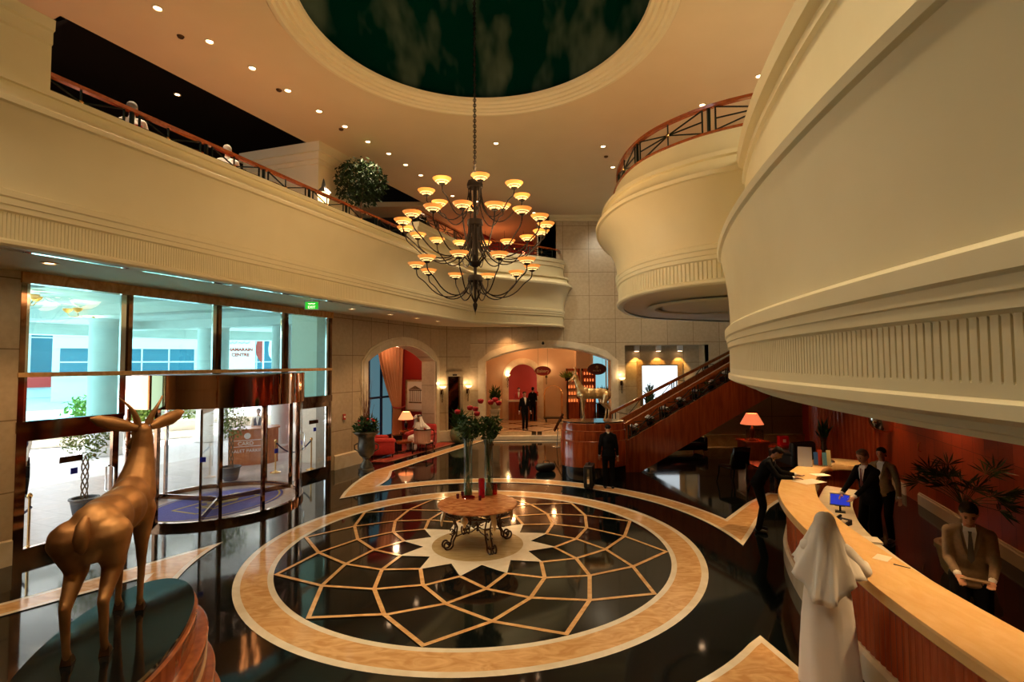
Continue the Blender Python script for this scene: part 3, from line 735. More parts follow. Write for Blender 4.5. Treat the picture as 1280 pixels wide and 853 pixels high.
cs.lathe([(1.50, .0215), (1.55, .0215)], 64); cs.f.pop(); cs.f.pop(); cs.m = cs.m[:len(cs.f)]
emb = MB(Matrix.Rotation(R(wa), 4, 'Z')); 
q = [(-.85, -.38), (.85, -.38), (.85, .38), (-.85, .38), (-.85, -.38)]
for (a, b), (c, d) in zip(q, q[1:]): emb.bar((a, b, .024), (c, d, .024), .05, .004)
emb.prism([(-.55, -.15), (-.3, -.25), (0, -.12), (.3, -.24), (.55, -.05), (.35, .05), (.45, .2), (.1, .1), (-.1, .24), (-.25, .05), (-.5, .12)], .022, .026)
cob = cs.build('carpet', [M_blue, M_cgold], rv); emb.build('emblem', M_cgold, cob, smooth=0)
posts = [wa + 90 + d for d in (58, 90 + 8, -58, -90 - 8)] + [wa - 90 + d for d in (58, 20, -20, -58)]
def wing_free(a): return a
for k, a in enumerate([194, 232, 258, 294, 346, 14, 90, 166]):
    a += wa; p = MB(Matrix.Rotation(R(a), 4, 'Z')); p.box(RR - .04, RR + .035, -.032, .032, .11, 2.4); p.build('post', M_frame, rv, smooth=0)
for a, b in ((194, 232), (232, 258), (258, 294), (294, 346), (14, 90), (90, 166)):
    g = MB(); g.sweep(parc(RR - .01, wa + a + 1.5, wa + b - 1.5, 10), [(0, .11), (.0, 2.4)]); g.build('curved_pane', M_clear, rv)
for k in range(3):
    a = wa + 100 + 120 * k
    p = MB(Matrix.Rotation(R(a), 4, 'Z')); p.box(.06, RR - .1, -.02, .02, .05, .16); p.box(.06, RR - .1, -.02, .02, 2.28, 2.38); p.box(RR - .16, RR - .1, -.02, .02, .16, 2.28)
    o = p.build('wing_frame', M_frame, rv, smooth=0)
    g = MB(Matrix.Rotation(R(a), 4, 'Z')); g.box(.06, RR - .16, -.004, .004, .16, 2.28); g.build('wing_pane', M_clear, o, smooth=0)
p = MB(); p.lathe([(.05, .02), (.05, 2.4)], 16); p.build('centre_shaft', M_chrome, rv)
st = MB()
for a, z in ((wa + 268, 1.36), (wa + 305, 1.36), (wa + 222, 1.36), (wa + 330, 1.36)):
    c = R(a); st.M = Matrix.Translation((RR * cos(c), RR * sin(c), z)) @ Matrix.Rotation(c, 4, 'Z'); st.box(.0, .008, -.05, .05, -.05, .05)
tag(st.build('safety_stickers', M_sblue, rv, smooth=0), 'blue square stickers')

# exit sign hung from the soffit
def Wsoff(px_s, off): p = Wx(px_s, off); return p
ex = thing('exit_sign', 'small lit green exit sign hanging below the gallery soffit', 'exit sign', (-4.98, 12.55, 4.93), rz=R(6)); ex.scale = (.8,) * 3
b_ = MB(); b_.box(-.22, .22, -.03, .03, -.33, -.06); b_.box(-.01, .01, -.01, .01, -.06, .0); b_.build('case', M_white, ex, smooth=0)
b_ = MB(); b_.box(-.19, .19, -.036, -.03, -.305, -.085); b_.build('green_panel', M_green, ex, smooth=0)
T_ = Matrix.Translation((0, -.04, -.25)) @ Matrix.Rotation(pi / 2, 4, 'X')
text('EXIT', .11, M_exitw, 'lettering', ex, T_)
b_ = MB(); b_.tube([(-.1, -.04, -.135), (-.05, -.04, -.15), (0, -.04, -.13), (.05, -.04, -.15), (.1, -.04, -.13)], .012, 6); b_.build('arabic_lettering', M_exitw, ex)

# ------------------------------------------------------------------ outside
o = MB(); o.prism([WL(-8, -.05), WL(20.9, -.05), (-3.4, 40), (-70, 90), (-90, -8)], -.3, -.02)
struct('ground_road', o, M_road, smooth=0)
o = MB(MW); o.box(-9, 12, -6.2, -.06, -.02, -.008); struct('ground_entrance_paving', o, M_pave, smooth=0)
o = MB(); P = [(-26, 14), (-20.5, 19.5), (-15.5, 23), (-11.5, 26.5), (-9.5, 33)]
P = [tuple(p) for p in smooth_path(P, 8)]
o.sweep(P, [(0, 0), (0, .28), (-.5, .28), (-.55, .75), (-.9, .75), (-.9, 0)], caps=True); struct('ground_kerb', o, M_extst, smooth=0)
hg = MB(); r_ = random.Random(3)
for p in smooth_path([(-19.4, 23.4), (-18.2, 24.6), (-17.0, 25.8), (-15.9, 26.9)], 14):
    hg.leaves((p[0], p[1], 1.3), (1.1, 1.1, .75), 110, .28, .2, 0, r_)
tag(hg.build('hedge', M_grass, smooth=0, recalc=False), kind='stuff')
o = MB(); o.prism([WL(5.5, -.2), WL(24, -.2), (-9, 30), (-16.6, 25.5), (-19.8, 20.5), (-26, 8)], 5.05, 5.5)
o.prism([(-19.8, 20.5), (-18.9, 20.0), (-25.1, 7.8), (-26, 8)], 4.6, 5.06)
o.prism([(-16.6, 25.5), (-19.8, 20.5), (-18.9, 20.0), (-16, 24.7)], 4.6, 5.06)
o.prism([(-16.6, 25.5), (-16, 24.7), (-9, 29.2), (-9, 30)], 4.6, 5.06)
for t in (.2, .5, .8):
    a = Vector(WL(6 + 14 * t, -.3)); b = a + Vector((-11.5, 3.6)); d = (b - a).normalized(); nn = Vector((-d.y, d.x)) * .3
    o.prism([tuple(a - nn), tuple(b - nn), tuple(b + nn), tuple(a + nn)], 4.75, 5.06)
struct('ceiling_porte_cochere', o, M_conc, smooth=0)
for i, (x, y, r) in enumerate(((-15.3, 19.2, .62), (-13.35, 22.6, .62), (-8.95, 19.6, .34), (-11.0, 25.2, .6))):
    c = MB(); c.lathe([(r + .08, 0), (r + .08, .25), (r, .3), (r, 4.95), (r + .1, 5.06)], 32, (x, y, 0)); struct('column_%d' % (i + 1), c, M_conc)
o = MB(); a = Vector(WL(16.55, -.35)); b = a + Vector((-1.95, .78)); o.prism([tuple(a), tuple(b), tuple(b + Vector((.1, .4))), tuple(a + Vector((.1, .4)))], 0, 5.05)
struct('wall_exterior', o, M_extst, smooth=0)
a2 = Vector(WL(15.95, -.3)); o = MB(); o.prism([tuple(a2 + Vector((-.25, -.0))), tuple(a2), tuple(a), tuple(a + Vector((-.3, .1)))], 0, 5.05); struct('wall_exterior_return', o, M_extst, smooth=0)

# chandelier lamps under the canopy outside
for k, (x, y) in enumerate(((-11.3, 11.5), (-12.4, 14.6))):
    t = thing('canopy_chandelier', 'warm brass lamp cluster under the outdoor canopy, ' + ('nearest the swing door' if k == 0 else 'further from the glass'), 'chandelier', (x, y, 5.05), group='lamps under the outdoor canopy')
    m_ = MB(); m_.tube([(0, 0, 0), (0, 0, -.3)], .02)
    for q in range(5): m_.tube([(0, 0, -.3), (.3 * cos(q * 1.257), .3 * sin(q * 1.257), -.32), (.36 * cos(q * 1.257), .36 * sin(q * 1.257), -.24)], .012, 5)
    m_.build('arms', M_brass, t); point('canopy_light', (x, y, 4.5), 120, (1, .85, .65), .2)
    for q in range(5): m_ = MB(); m_.lathe([(.03, -.22), (.1, -.16), (.12, -.1), (.1, -.1)], 10, (.36 * cos(q * 1.257), .36 * sin(q * 1.257), 0)); m_.build('lamp_shade', M_bowl, t)

# buildings across the road
def building(label, c, ang, w_, h, d, wins, z0=0, glass=None):
    """wins: rows of (x0,x1,z0,z1) on the front face"""
    t = thing('building', label, 'building', (c[0], c[1], 0), R(ang))
    b = MB(); b.box(-w_ / 2, w_ / 2, 0, d, z0, h); 
    for (x0, x1, a, b_) in wins:
        b.box(x0 - .25, x1 + .25, -.25, 0, b_, b_ + .22); b.box(x0 - .25, x1 + .25, -.3, 0, a - .25, a)
    b.build('facade', M_bldg, t, smooth=0)
    for (x0, x1, a, b_) in wins:
        g = MB(); g.box(x0, x1, -.06, 0, a, b_); f = g.build('window', M_bwin, t, smooth=0)
        g = MB(); nb_ = max(1, int((x1 - x0) / 2)); 
        for i in range(nb_ + 1): q = x0 + (x1 - x0) * i / nb_; g.box(q - .06, q + .06, -.12, -.06, a, b_)
        g.box(x0, x1, -.12, -.06, (a + b_) / 2 - .06, (a + b_) / 2 + .06); g.build('glazing_bars', M_bldg, f, smooth=0)
    return t
bA = building('white office block with long teal windows seen through the left panes', (-56, 48), 46, 28, 26, 10,
         [(-13, -8.2, 4.2, 8.4), (-7, -1.5, 4.2, 8.4), (3.2, 6.6, 6.6, 10.2), (3.2, 6.6, 2.6, 5.4), (-13, -8.6, 1.2, 2.4), (-6, -1.5, 1.2, 2.4), (3.2, 6.4, -2, 1), (7.4, 10, 2.6, 10.2)])
sg = MB(); sg.box(3.0, 9.6, -.45, -.3, 1.1, 2.5); sgo = sg.build('shop_sign', plain('sign_red', (.75, .05, .04), .5), bA, smooth=0)
sg = MB(Matrix.Translation((4.6, -.5, 1.8)) @ Matrix.Rotation(pi / 2, 4, 'X')); sg.lathe([(.42, 0), (.55, 0), (.55, .05), (.42, .05)], 24); sg.box(-.4, .4, -.06, .06, 0, .05); sg.build('round_mark', M_bldg, sgo)
building('white building with teal glass seen between the two canopy columns', (-37.5, 50), 32, 12, 24, 10, [(-5.5, 5.2, 6.4, 9.4), (-5.5, -2.5, 2.4, 5), (-1.5, 5.2, 2.4, 5)])
bC = building('teal glass building behind the white mall sign and flags', (-30.8, 62), 20, 12, 9, 10, [(-4.5, 5.6, .5, 6.9)])
sb_ = thing('mall_sign_board', 'white billboard with orange HAMARAIN CENTRE lettering across the road', 'sign', (-23.75, 44, 0), R(24))
m_ = MB(); m_.box(-1.25, 1.25, 0, .25, 0, 6.1); m_.build('panel', M_bldg, sb_, smooth=0)
M_orl = plain('orange_lettering', (.42, .025, .0), .5); M_dkl = plain('brown_lettering', (.3, .2, .15), .5)
T_ = Matrix.Translation((.1, -.02, 4.65)) @ Matrix.Rotation(pi / 2, 4, 'X')
text('HAMARAIN', .37, M_orl, 'lettering', sb_, T_, bold=.018); text('CENTRE', .37, M_orl, 'lettering', sb_, Matrix.Translation((.1, -.02, 4.2)) @ Matrix.Rotation(pi / 2, 4, 'X'), bold=.018)
m_ = MB(); rnd = random.Random(5); xx = -1.9
for wd in (1.5, 1.9):
    m_.tube([(xx, -.05, 6.5), (xx + .1, -.05, 6.7), (xx + wd * .3, -.05, 6.45), (xx + wd * .5, -.05, 6.7), (xx + wd * .7, -.05, 6.45), (xx + wd * .9, -.05, 6.6), (xx + wd, -.05, 6.9)], .06, 6); m_.ell((xx + wd * .5, -.05, 6.95), .07); xx += wd + .3
m_.v = [Vector((v.x * .45, v.y, 5.25 + (v.z - 6.6) * .45)) for v in m_.v]; m_.build('arabic_lettering', M_dkl, sb_)
for k, (x, y, c) in enumerate(((-18.7, 38, 1), (-17.95, 38.4, 0))):
    t = thing('flagpole', ('red and white flag' if c else 'all white flag') + ' drooping from a pole across the road', 'flag', (x, y, 0), group=None)
    m_ = MB(); m_.tube([(0, 0, 0), (0, 0, 7.2)], .06); m_.build('pole', M_white, t)
    m_ = MB(); m_.k = 0
    for i in range(6):
        m_.k = 1 if (c and i >= 2) else 0
        z = 6.9 - i * .55; wv = [.1, .25, .35, .45, .6, .5, .2]
        m_.add([(.05, 0, z), (-wv[i], .05 * (-1)**i, z - .1), (-wv[i + 1], -.05 * (-1)**i, z - .65), (.05, 0, z - .55)], [(0, 1, 2, 3)])
    m_.build('flag_cloth', [M_bldg, M_redw], t, smooth=0)
# potted ficus with plaited stems
def ficus(loc, label, h=1.0):
    t = thing('potted_ficus', label, 'potted tree', loc)
    m_ = MB(); m_.lathe([(.0, 0), (.17, 0), (.2, .05), (.25, .34), (.28, .36), (.28, .39), (.23, .39), (.22, .33), (0, .33)], 24); m_.build('pot', M_pot, t)
    m_ = MB()
    for s_ in (-1, 1):
        for ph in (0, pi / 2): m_.tube([(.06 * s_ * cos(i * .55 + ph) , .06 * sin(i * .55 + ph) * s_, .33 + i * .075 * h) for i in range(14)], .014, 5)
    m_.build('plaited_stem', M_stem, t)
    m_ = MB(); rn = random.Random(int(loc[0] * -100)); m_.leaves((0, 0, 1.72 * h), (.46, .46, .52), 900, .085, .1, .2, rn); m_.build('foliage', M_leafl, t, smooth=0, recalc=False)
ficus((-9.55, 11.4, -.008), 'plaited-stem ficus in grey pot outside the left swing door')
ficus((-8.15, 14.75, -.008), 'plaited-stem ficus in grey pot outside, before the valet podium')
vp = thing('valet_podium', 'reddish wooden valet parking podium outside the revolving door', 'podium', (-8.6, 16.95, -.008), R(28))
M_pod = noisy('podium_wood', (.45, .14, .05), (.55, .19, .07), 3, .3, stretch=(4, 4, .5))
m_ = MB(); m_.prism([(-.75, 0), (.45, 0), (.75, .35), (.75, .8), (-.75, .8)], 0, 1.15); m_.prism([(-.8, -.05), (.48, -.05), (.8, .33), (.8, .85), (-.8, .85)], 1.15, 1.2); m_.build('body', M_pod, vp, smooth=0)
RT = Matrix.Rotation(pi / 2, 4, 'X')
text('VALET PARKING', .145, M_bldg, 'lettering', vp, Matrix.Translation((-.15, -.01, .48)) @ RT); text('CARD', .17, M_bldg, 'lettering', vp, Matrix.Translation((-.25, -.01, .72)) @ RT)
m_ = MB(); m_.box(-.6, .3, -.012, 0, .62, .635); m_.box(-.6, .3, -.012, 0, .82, .835); m_.build('white_rules', M_bldg, vp, smooth=0)
m_ = MB(Matrix.Translation((-.2, -.012, .97)) @ RT); m_.lathe([(.07, 0), (.1, 0), (.1, .01), (.07, .01)], 16); m_.prism([(-.04, -.05), (-.01, .05), (0, 0), (.01, .05), (.04, -.05), (.01, -.02), (-.01, -.02)], 0, .01); m_.build('crest', M_bldg, vp, smooth=0)
# rope stanchions
def stanch(loc, label):
    t = thing('rope_stanchion', label, 'stanchion', loc)
    m_ = MB(); m_.lathe([(.0, 0), (.16, 0), (.16, .02), (.05, .05), (.022, .08), (.022, .9), (.03, .92), (.045, .96), (.03, 1.0), (0, 1.02)], 16); m_.build('post', M_brass, t)
stanch((-6.36, 16.1, -.008), 'brass rope stanchion outside the right swing door')
stanch((-7.3, 15.7, -.008), 'brass rope stanchion nearer the revolving door, outside')
def rope(a, b, label, sag=.3):
    P = [tuple(Vector(a).lerp(Vector(b), i / 16) - Vector((0, 0, sag * 4 * (i / 16) * (1 - i / 16)))) for i in range(17)]
    m_ = MB(); m_.tube(P, .022, 8); tag(m_.build('barrier_rope', M_navy), label, 'rope')
rope((-6.36, 16.1, .93), (-7.3, 15.7, .93), 'dark blue rope hanging between the two brass stanchions outside', .35)
rope((-8.75, 9.3, .75), (-10.4, 9.9, .75), 'dark rope hanging outside the left swing door')
stanch((-8.78, 9.3, -.008), 'brass rope stanchion close to the left swing door, outside')
stanch((-10.42, 9.9, -.008), 'brass rope stanchion at far left beside the grey ficus pot')
# ------------------------------------------------------------------ railings
def railing(name, label, path, z0, zr, pitch=1.35, off=0.0, wide=.05):
    P = resample(path, .12); t = thing(name, label, 'railing', (P[0].x, P[0].y, z0)); o = P[0]
    L = [(p.x - o.x, p.y - o.y) for p in P]
    m_ = MB(); m_.sweep(L, [(-wide, zr - z0 - .07), (wide, zr - z0 - .07), (wide + .01, zr - z0 - .02), (0, zr - z0), (-wide - .01, zr - z0 - .02)], profclosed=True, caps=True); m_.build('handrail', M_rail, t)
    m_ = MB(); m_.sweep(L, [(-.015, .03), (.015, .03), (.015, .06), (-.015, .06)], profclosed=True, caps=True); m_.build('bottom_rail', M_iron, t, smooth=0)
    k = max(2, int(pitch / .12)); h = zr - z0 - .07; hub = []
    for i in range(0, len(L) - k, k):
        m_ = MB(); a = L[i]; m_.bar((*a, 0), (*a, h), .05, .05)
        m_.build('post', M_iron, t, smooth=0)
        m_ = MB(); lo = i + 1; hi = i + k - 1; mid = (lo + hi) // 2; c = (*L[mid], (h + .06) / 2)
        for q, z in ((lo, .06), (lo, h), (hi, .06), (hi, h), (lo, (h + .06) * .5), (hi, (h + .06) * .5)): m_.bar(c, (*L[q], z), .022, .022)
        m_.bar((*L[mid], .06), (*L[mid], h), .022, .022)
        for b in (L[lo], L[hi]): m_.bar((*b, .05), (*b, h), .026, .026)
        m_.k = 1; m_.ell(c, (.04, .04, .04), nu=10, nv=6)
        m_.build('lattice_panel', [M_iron, M_brass], t, smooth=0)
    return t
rp = offs([tuple(p) for p in (g7, gbs)], -.33); railing('balcony_railing', 'long dark iron railing with wooden handrail on the left gallery', rp, 7.0, 7.52)
rb_ = offs([tuple(p) for p in [gbs + gdir * .25] + [Vector(q) for q in galp[2:-1]]], -.15); railing('balcony_railing', 'curved dark railing on the raised far bay behind the chandelier', rb_, 7.75, 8.25)
rc_ = offs([tuple(p) for p in smooth_path(bpts[1:10], 8)], .05); railing('balcony_railing', 'curved green iron railing with lattice panels on the right bay', rc_, 7.46, 8.02, 1.9)
railing('balcony_railing', 'dark railing above the raised gallery block at top left', [tuple(g7 - gdir * 6 + Vector((-.3, .1))), tuple(g7 - gdir * .1 + Vector((-.3, .1)))], 8.0, 8.6)

# ------------------------------------------------------------------ chandelier
ch = thing('chandelier', 'huge three-tier iron chandelier with amber glass bowls hanging on a chain', 'chandelier', (CX - .03, CY, 0))
m_ = MB(); m_.lathe([(.012, 6.95), (.012, 11.5)], 6); m_.build('hanging_rod', M_black, ch)
m_ = MB()
for i in range(90):
    z = 6.9 + i * .05
    m_.M = Matrix.Translation((0, 0, z)) @ Matrix.Rotation(i % 2 * pi / 2, 4, 'Z'); m_.tube([(.028 * cos(q), 0, .035 * sin(q)) for q in [j * pi / 4 for j in range(9)]], .007, 4)
m_.build('chain', M_armiron, ch)
m_ = MB()
m_.ell((0, 0, 6.84), .075); m_.lathe([(.03, 6.78), (.13, 6.74), (.15, 6.68), (.15, 6.62), (.12, 6.6), (.03, 6.58)], 16)
m_.lathe([(.035, 6.6), (.03, 5.9), (.05, 5.9)], 10); m_.lathe([(.05, 6.02), (.14, 6.0), (.15, 5.9), (.13, 5.88), (.08, 5.86)], 16)
m_.lathe([(.06, 5.86), (.06, 5.2), (.03, 5.16)], 12); m_.lathe([(.05, 5.22), (.13, 5.2), (.1, 5.14), (.03, 5.1)], 16)
m_.lathe([(.03, 5.16), (.03, 4.95), (.12, 4.95), (.14, 4.9), (.14, 4.84), (.05, 4.82)], 16); m_.lathe([(.03, 4.84), (.02, 4.45), (.045, 4.4), (.03, 4.33), (.005, 4.25), (0, 4.2)], 12)
for a in range(8):
    c, s = cos(a * pi / 4), sin(a * pi / 4)
    m_.tube([(.12 * c, .12 * s, 6.62), (.1 * c, .1 * s, 6.3), (.04 * c, .04 * s, 6.2)], .01, 5)
    m_.tube([(.12 * c, .12 * s, 5.9), (.11 * c, .11 * s, 5.5), (.2 * c, .2 * s, 5.3), (.05 * c, .05 * s, 5.15)], .014, 5)
    m_.tube([(.12 * c, .12 * s, 4.86), (.09 * c, .09 * s, 4.6), (.02 * c, .02 * s, 4.45)], .009, 5)
m_.build('stem', M_armiron, ch)
proto = None
def arm(r, zb, z0, low, a, k):
    t = MB(); P = bez([(.11, 0, z0), (.14, 0, low - .1), (r * .55, 0, low - .22), (r * .8, 0, low + .12)], 12)[:-1] + bez([(r * .8, 0, low + .12), (r * .93, 0, low + .3), (r, 0, zb - .25), (r, 0, zb - .06)], 8)
    t.tube(P, .0115, 6); t.lathe([(.02, -.06), (.055, -.045), (.06, -.03)], 10, (r, 0, zb)); t.M = Matrix.Translation((r, 0, zb - .01))
    t.tube([(.105 * cos(q), .105 * sin(q), .0) for q in [j * pi / 6 for j in range(13)]], .007, 4)
    for q in range(4): t.tube([(.02 * cos(q * pi / 2), .02 * sin(q * pi / 2), -.05), (.105 * cos(q * pi / 2), .105 * sin(q * pi / 2), .0)], .006, 4)
    o = t.build('arm', M_armiron, ch, rz=a)
    b = MB(); b.lathe([(0, -.035), (.07, -.03), (.12, .01), (.158, .055), (.163, .06), (.155, .06), (.115, .02), (.06, -.018), (0, -.02)], 20, (r, 0, zb)); b.m = [2 if (i // 20) in (0, 1, 5, 6, 7) else 0 for i in range(len(b.f))]; b.k = 1
    b.ell((r, 0, zb + .03), (.028, .028, .04), nu=8, nv=6)
    bo = b.build('glass_bowl', [M_bowl, M_bulb, M_bowlh], o)
tiers = [(8, .90, 6.46, 6.62, 6.05, -80), (16, 1.33, 5.84, 5.92, 5.3, -72), (10, 1.08, 5.10, 4.88, 4.62, -100)]
first = {}
for ti, (n_, r, zb, z0, low, a0) in enumerate(tiers):
    for k in range(n_):
        a = R(a0 + 360 / n_ * k)
        if k == 0: 
            before = set(COL.objects); arm(r, zb, z0, low, a, k); first[ti] = [x for x in COL.objects if x not in before and x.name.startswith('arm')][0]
        else:
            c = first[ti].copy(); c.rotation_euler.z = a; COL.objects.link(c); c.parent = ch
            for g_ in first[ti].children: d = g_.copy(); COL.objects.link(d); d.parent = c

# ------------------------------------------------------------------ downlights
def dl(x, y, z, label, group, r=.075, nrm=None):
    t = thing('downlight', label, 'downlight', (x, y, z), group=group)
    m_ = MB(); m_.lathe([(r, .0), (r * 1.35, -.0), (r * 1.35, -.012), (r, -.018), (r * .8, .0)], 16); m_.build('trim_ring', M_ceil, t)
    m_ = MB(); m_.lathe([(0, -.004), (r * .95, -.004), (r * .9, .0), (0, .0)], 14); m_.build('lens', M_lens, t)
ORD = ['first', 'second', 'third', 'fourth', 'fifth', 'sixth', 'seventh', 'eighth', 'ninth', 'tenth', 'eleventh', 'twelfth']
row = [(-6.5, 9.05), (-6.12, 10.02), (-5.73, 10.95), (-5.35, 11.88), (-4.98, 12.88), (-4.59, 13.73), (-4.23, 14.7), (-3.82, 15.56), (-3.48, 16.46), (-3.15, 17.39)]
for i, (x, y) in enumerate(row): dl(x, y, 9.9, ORD[i] + ' small ceiling downlight from the left in the slanting row', 'downlights in the slanting ceiling row')
for (x, y), l in zip([(-.44, 14.87), (2.82, 15.14), (3.44, 16.78), (4.92, 12.69), (5.75, 11.4), (-2.3, 19.6), (-1.4, 20.3), (-.5, 20.9), (.35, 21.4), (1.0, 21.9)],
        ['just above the chandelier top', 'high on the ceiling between dome and back wall', 'right of the dome, closest to the back wall', 'over the right bay railing, left one', 'over the right bay railing, right one',
         'furthest left in the row above the red bar', 'second in the row above the red bar', 'in the middle of the row above the red bar', 'fourth in the row above the red bar', 'nearest the cornice above the red bar']):
    dl(x, y, 9.9, 'small ceiling downlight ' + l, 'ceiling downlights beyond the dome')
so = [(8.4, 'nearest the camera over the left panes'), (15.2, 'just right of the exit sign'), (16.9, 'above the entrance-side stone wall'), (18.3, 'above the seating arch crown'), (19.6, 'above the seating arch, right side')]
for Y, l in so:
    x, y = WL(Y, 1.35); dl(x, y, 4.93, 'warm downlight in the gallery soffit ' + l, 'downlights in the gallery soffit', .085)
for x, y, l in ((-.9, 20.7, 'left of the big arch'), (.4, 21.5, 'above the big arch'), (-.2, 21.9, 'closest to the back wall')): dl(x, y, 4.93, 'warm downlight under the far bay ' + l, 'downlights in the gallery soffit', .085)
for x, y, l in ((4.03, 13.1, 'left'), (5.3, 14.6, 'right')): dl(x, y, 4.72, 'dim downlight under the right bay, %s one' % l, 'downlights under the right bay', .09)
dl(-10.19, 15.12, 11.6, 'single small downlight in the dark upper void at left', None)
for k, x in enumerate((5.75, 6.75, 7.75)):
    t = thing('track_spotlight', 'square white spotlight over the niche mirror, %s of three' % ['leftmost', 'middle', 'rightmost'][k], 'spotlight', (x, 23.35, 4.08), group='spotlights over the niche mirror')
    m_ = MB(); m_.box(-.11, .11, -.11, .11, -.26, 0); m_.build('housing', M_white, t, smooth=0); m_ = MB(); m_.box(-.08, .08, -.08, .08, -.27, -.262); m_.build('lens', M_lens, t, smooth=0)

# ------------------------------------------------------------------ centre table
tb = thing('centre_table', 'round veined-marble table on scrolled wrought iron legs, centre of medallion', 'table', (CX, CY + .02, .003))
m_ = MB(); m_.lathe([(0, .70), (.70, .70), (.735, .715), (.735, .73), (.72, .745), (0, .745)], 64); m_.build('marble_top', noisy('veined_tabletop', (.30, .085, .025), (.62, .27, .10), 3, .12, stretch=(1, 3, 1), dist=2), tb)
def spiral(c, r0, r1, a0, a1, n=14):
    return [(c[0] + (r0 + (r1 - r0) * i / n) * cos(R(a0 + (a1 - a0) * i / n)), 0, c[1] + (r0 + (r1 - r0) * i / n) * sin(R(a0 + (a1 - a0) * i / n))) for i in range(n + 1)]
for a in (-62, 28, 118, 208):
    m_ = MB(Matrix.Rotation(R(a), 4, 'Z'))
    for y in (-.05, .05):
        P = spiral((.56, .60), .03, .075, 400, 100) + [(.47, 0, .5), (.42, 0, .38), (.44, 0, .25), (.5, 0, .14)] + spiral((.60, .1), .10, .03, 200, 560)
        m_.tube([(p[0], y, p[2]) for p in P], .016, 6)
        P = spiral((.5, .3), .02, .06, 0, 300, 10); m_.tube([(p[0], y * .8, p[2]) for p in P], .011, 5)
        P = spiral((.42, .56), .02, .07, 180, 520, 10); m_.tube([(p[0], y * .8, p[2]) for p in P], .010, 5)
    for z, x in ((.66, .55), (.38, .42), (.1, .58)): m_.bar((x, -.05, z), (x, .05, z), .03)
    m_.tube([(.6, 0, .02), (.6, 0, .0)], .03, 8)
    lg = m_.build('leg', M_bronzed, tb)
    m_ = MB(Matrix.Rotation(R(a), 4, 'Z')); m_.ell((.68, 0, .58), (.03, .05, .11), Matrix.Rotation(R(-15), 4, 'Y')); m_.ell((.70, 0, .48), (.02, .03, .06)); m_.ell((.66, 0, .66), (.03, .055, .05)); m_.build('gilt_leaf', M_gold, lg)
m_ = MB(); m_.lathe([(.60, .62), (.62, .62), (.62, .70), (.60, .70)], 48); m_.f = m_.f[:-2]; m_.m = m_.m[:-2]
m_ = MB(); m_.tube([(.62 * cos(q), .62 * sin(q), .615) for q in [i * pi / 24 for i in range(49)]], .012, 6); m_.tube([(.62 * cos(q), .62 * sin(q), .69) for q in [i * pi / 24 for i in range(49)]], .012, 6)
for i in range(28):
    q = i * 2 * pi / 28; m_.M = Matrix.Rotation(q, 4, 'Z') @ Matrix.Translation((.62, 0, .655)) @ Matrix.Rotation(pi / 2, 4, 'Z'); m_.tube([(.045 * cos(u), 0, .03 * sin(u)) for u in [j * pi / 5 for j in range(10)]], .008, 4)
m_.build('apron_scrollwork', M_bronzed, tb)
for k in range(4):
    m_ = MB(Matrix.Rotation(R(28 + 90 * k + 45), 4, 'Z')); m_.ell((.64, 0, .60), (.03, .07, .07)); m_.ell((.645, 0, .53), (.02, .03, .05)); m_.build('gilt_ornament', M_gold, tb)
for k in range(4):
    m_ = MB(Matrix.Rotation(R(28 + 90 * k), 4, 'Z')); m_.tube([(0, 0, .3), (.12, 0, .24), (.28, 0, .24), (.44, 0, .2)], .011, 6); m_.tube(spiral((.07, .36), .015, .05, 0, 330, 10), .009, 5); m_.build('stretcher', M_bronzed, tb)
m_ = MB(); m_.lathe([(0, .22), (.03, .24), (.02, .3), (.035, .34), (0, .38)], 10); m_.build('finial', M_bronzed, tb)

def vase(x, y, label, s):
    t = thing('tall_vase', label, 'vase', (x, y, .748)); m_ = MB()
    m_.lathe([(.0, 0), (.085, 0), (.085, 1.10), (.078, 1.10), (.078, .02), (0, .02)], 24); m_.build('glass', M_vase, t)
    m_ = MB(); rn = random.Random(s); m_.lathe([(0, .021), (.075, .021), (.075, .13), (0, .13)], 20); m_.build('green_gel', plain('green_gel', (.0, .16, .06), .2), t)
    b = thing('rose_bouquet', label.replace('vase', 'vase bouquet') if 0 else ('bouquet of red roses in the %s tall vase' % s), 'bouquet', (x, y, .748))
    m_ = MB(); tips = []
    rn = random.Random(len(s))
    for k in range(12):
        a = k * .55 + rn.random(); q = rn.uniform(.02, .06); L_ = rn.uniform(1.3, 1.6); e_ = rn.uniform(.1, .3)
        P = [(q * cos(a), q * sin(a), .14), (-q * cos(a) * .6, -q * sin(a) * .6, .7), (.05 * cos(a + 3), .05 * sin(a + 3), 1.1), (e_ * cos(a + 3), e_ * sin(a + 3), L_)]; m_.tube(bez(P, 8), .006, 4); tips.append(P[-1])
    m_.build('stems', M_leaf, b)
    m_ = MB(); m_.leaves((0, 0, 1.32), (.24, .24, .24), 420, .10, .0, .2, rn); m_.build('rose_leaves', M_leaf, b, smooth=0, recalc=False)
    hs = [(-.2, -.05, 1.62), (.05, -.12, 1.7), (.14, .1, 1.66)] if s == 'left' else [(-.22, -.05, 1.58), (-.15, .0, 1.82), (.05, -.08, 1.8), (.13, .05, 1.84), (.2, .0, 1.78)]
    for hx, hy, hz_ in hs:
        m_ = MB(); m_.ell((hx, hy, hz_), (.045, .045, .05))
        for j in range(7): qa = j * .9; m_.ell((hx + .035 * cos(qa), hy + .035 * sin(qa), hz_ - .005), (.038, .022, .045), Matrix.Rotation(qa + 1.57, 4, 'Z') @ Matrix.Rotation(R(18), 4, 'X'), nu=8, nv=6)
        m_.build('rose', M_rose, b)
vase(-.87, 9.93, 'left tall clear cylinder vase of rose stems on the marble table', 'left')
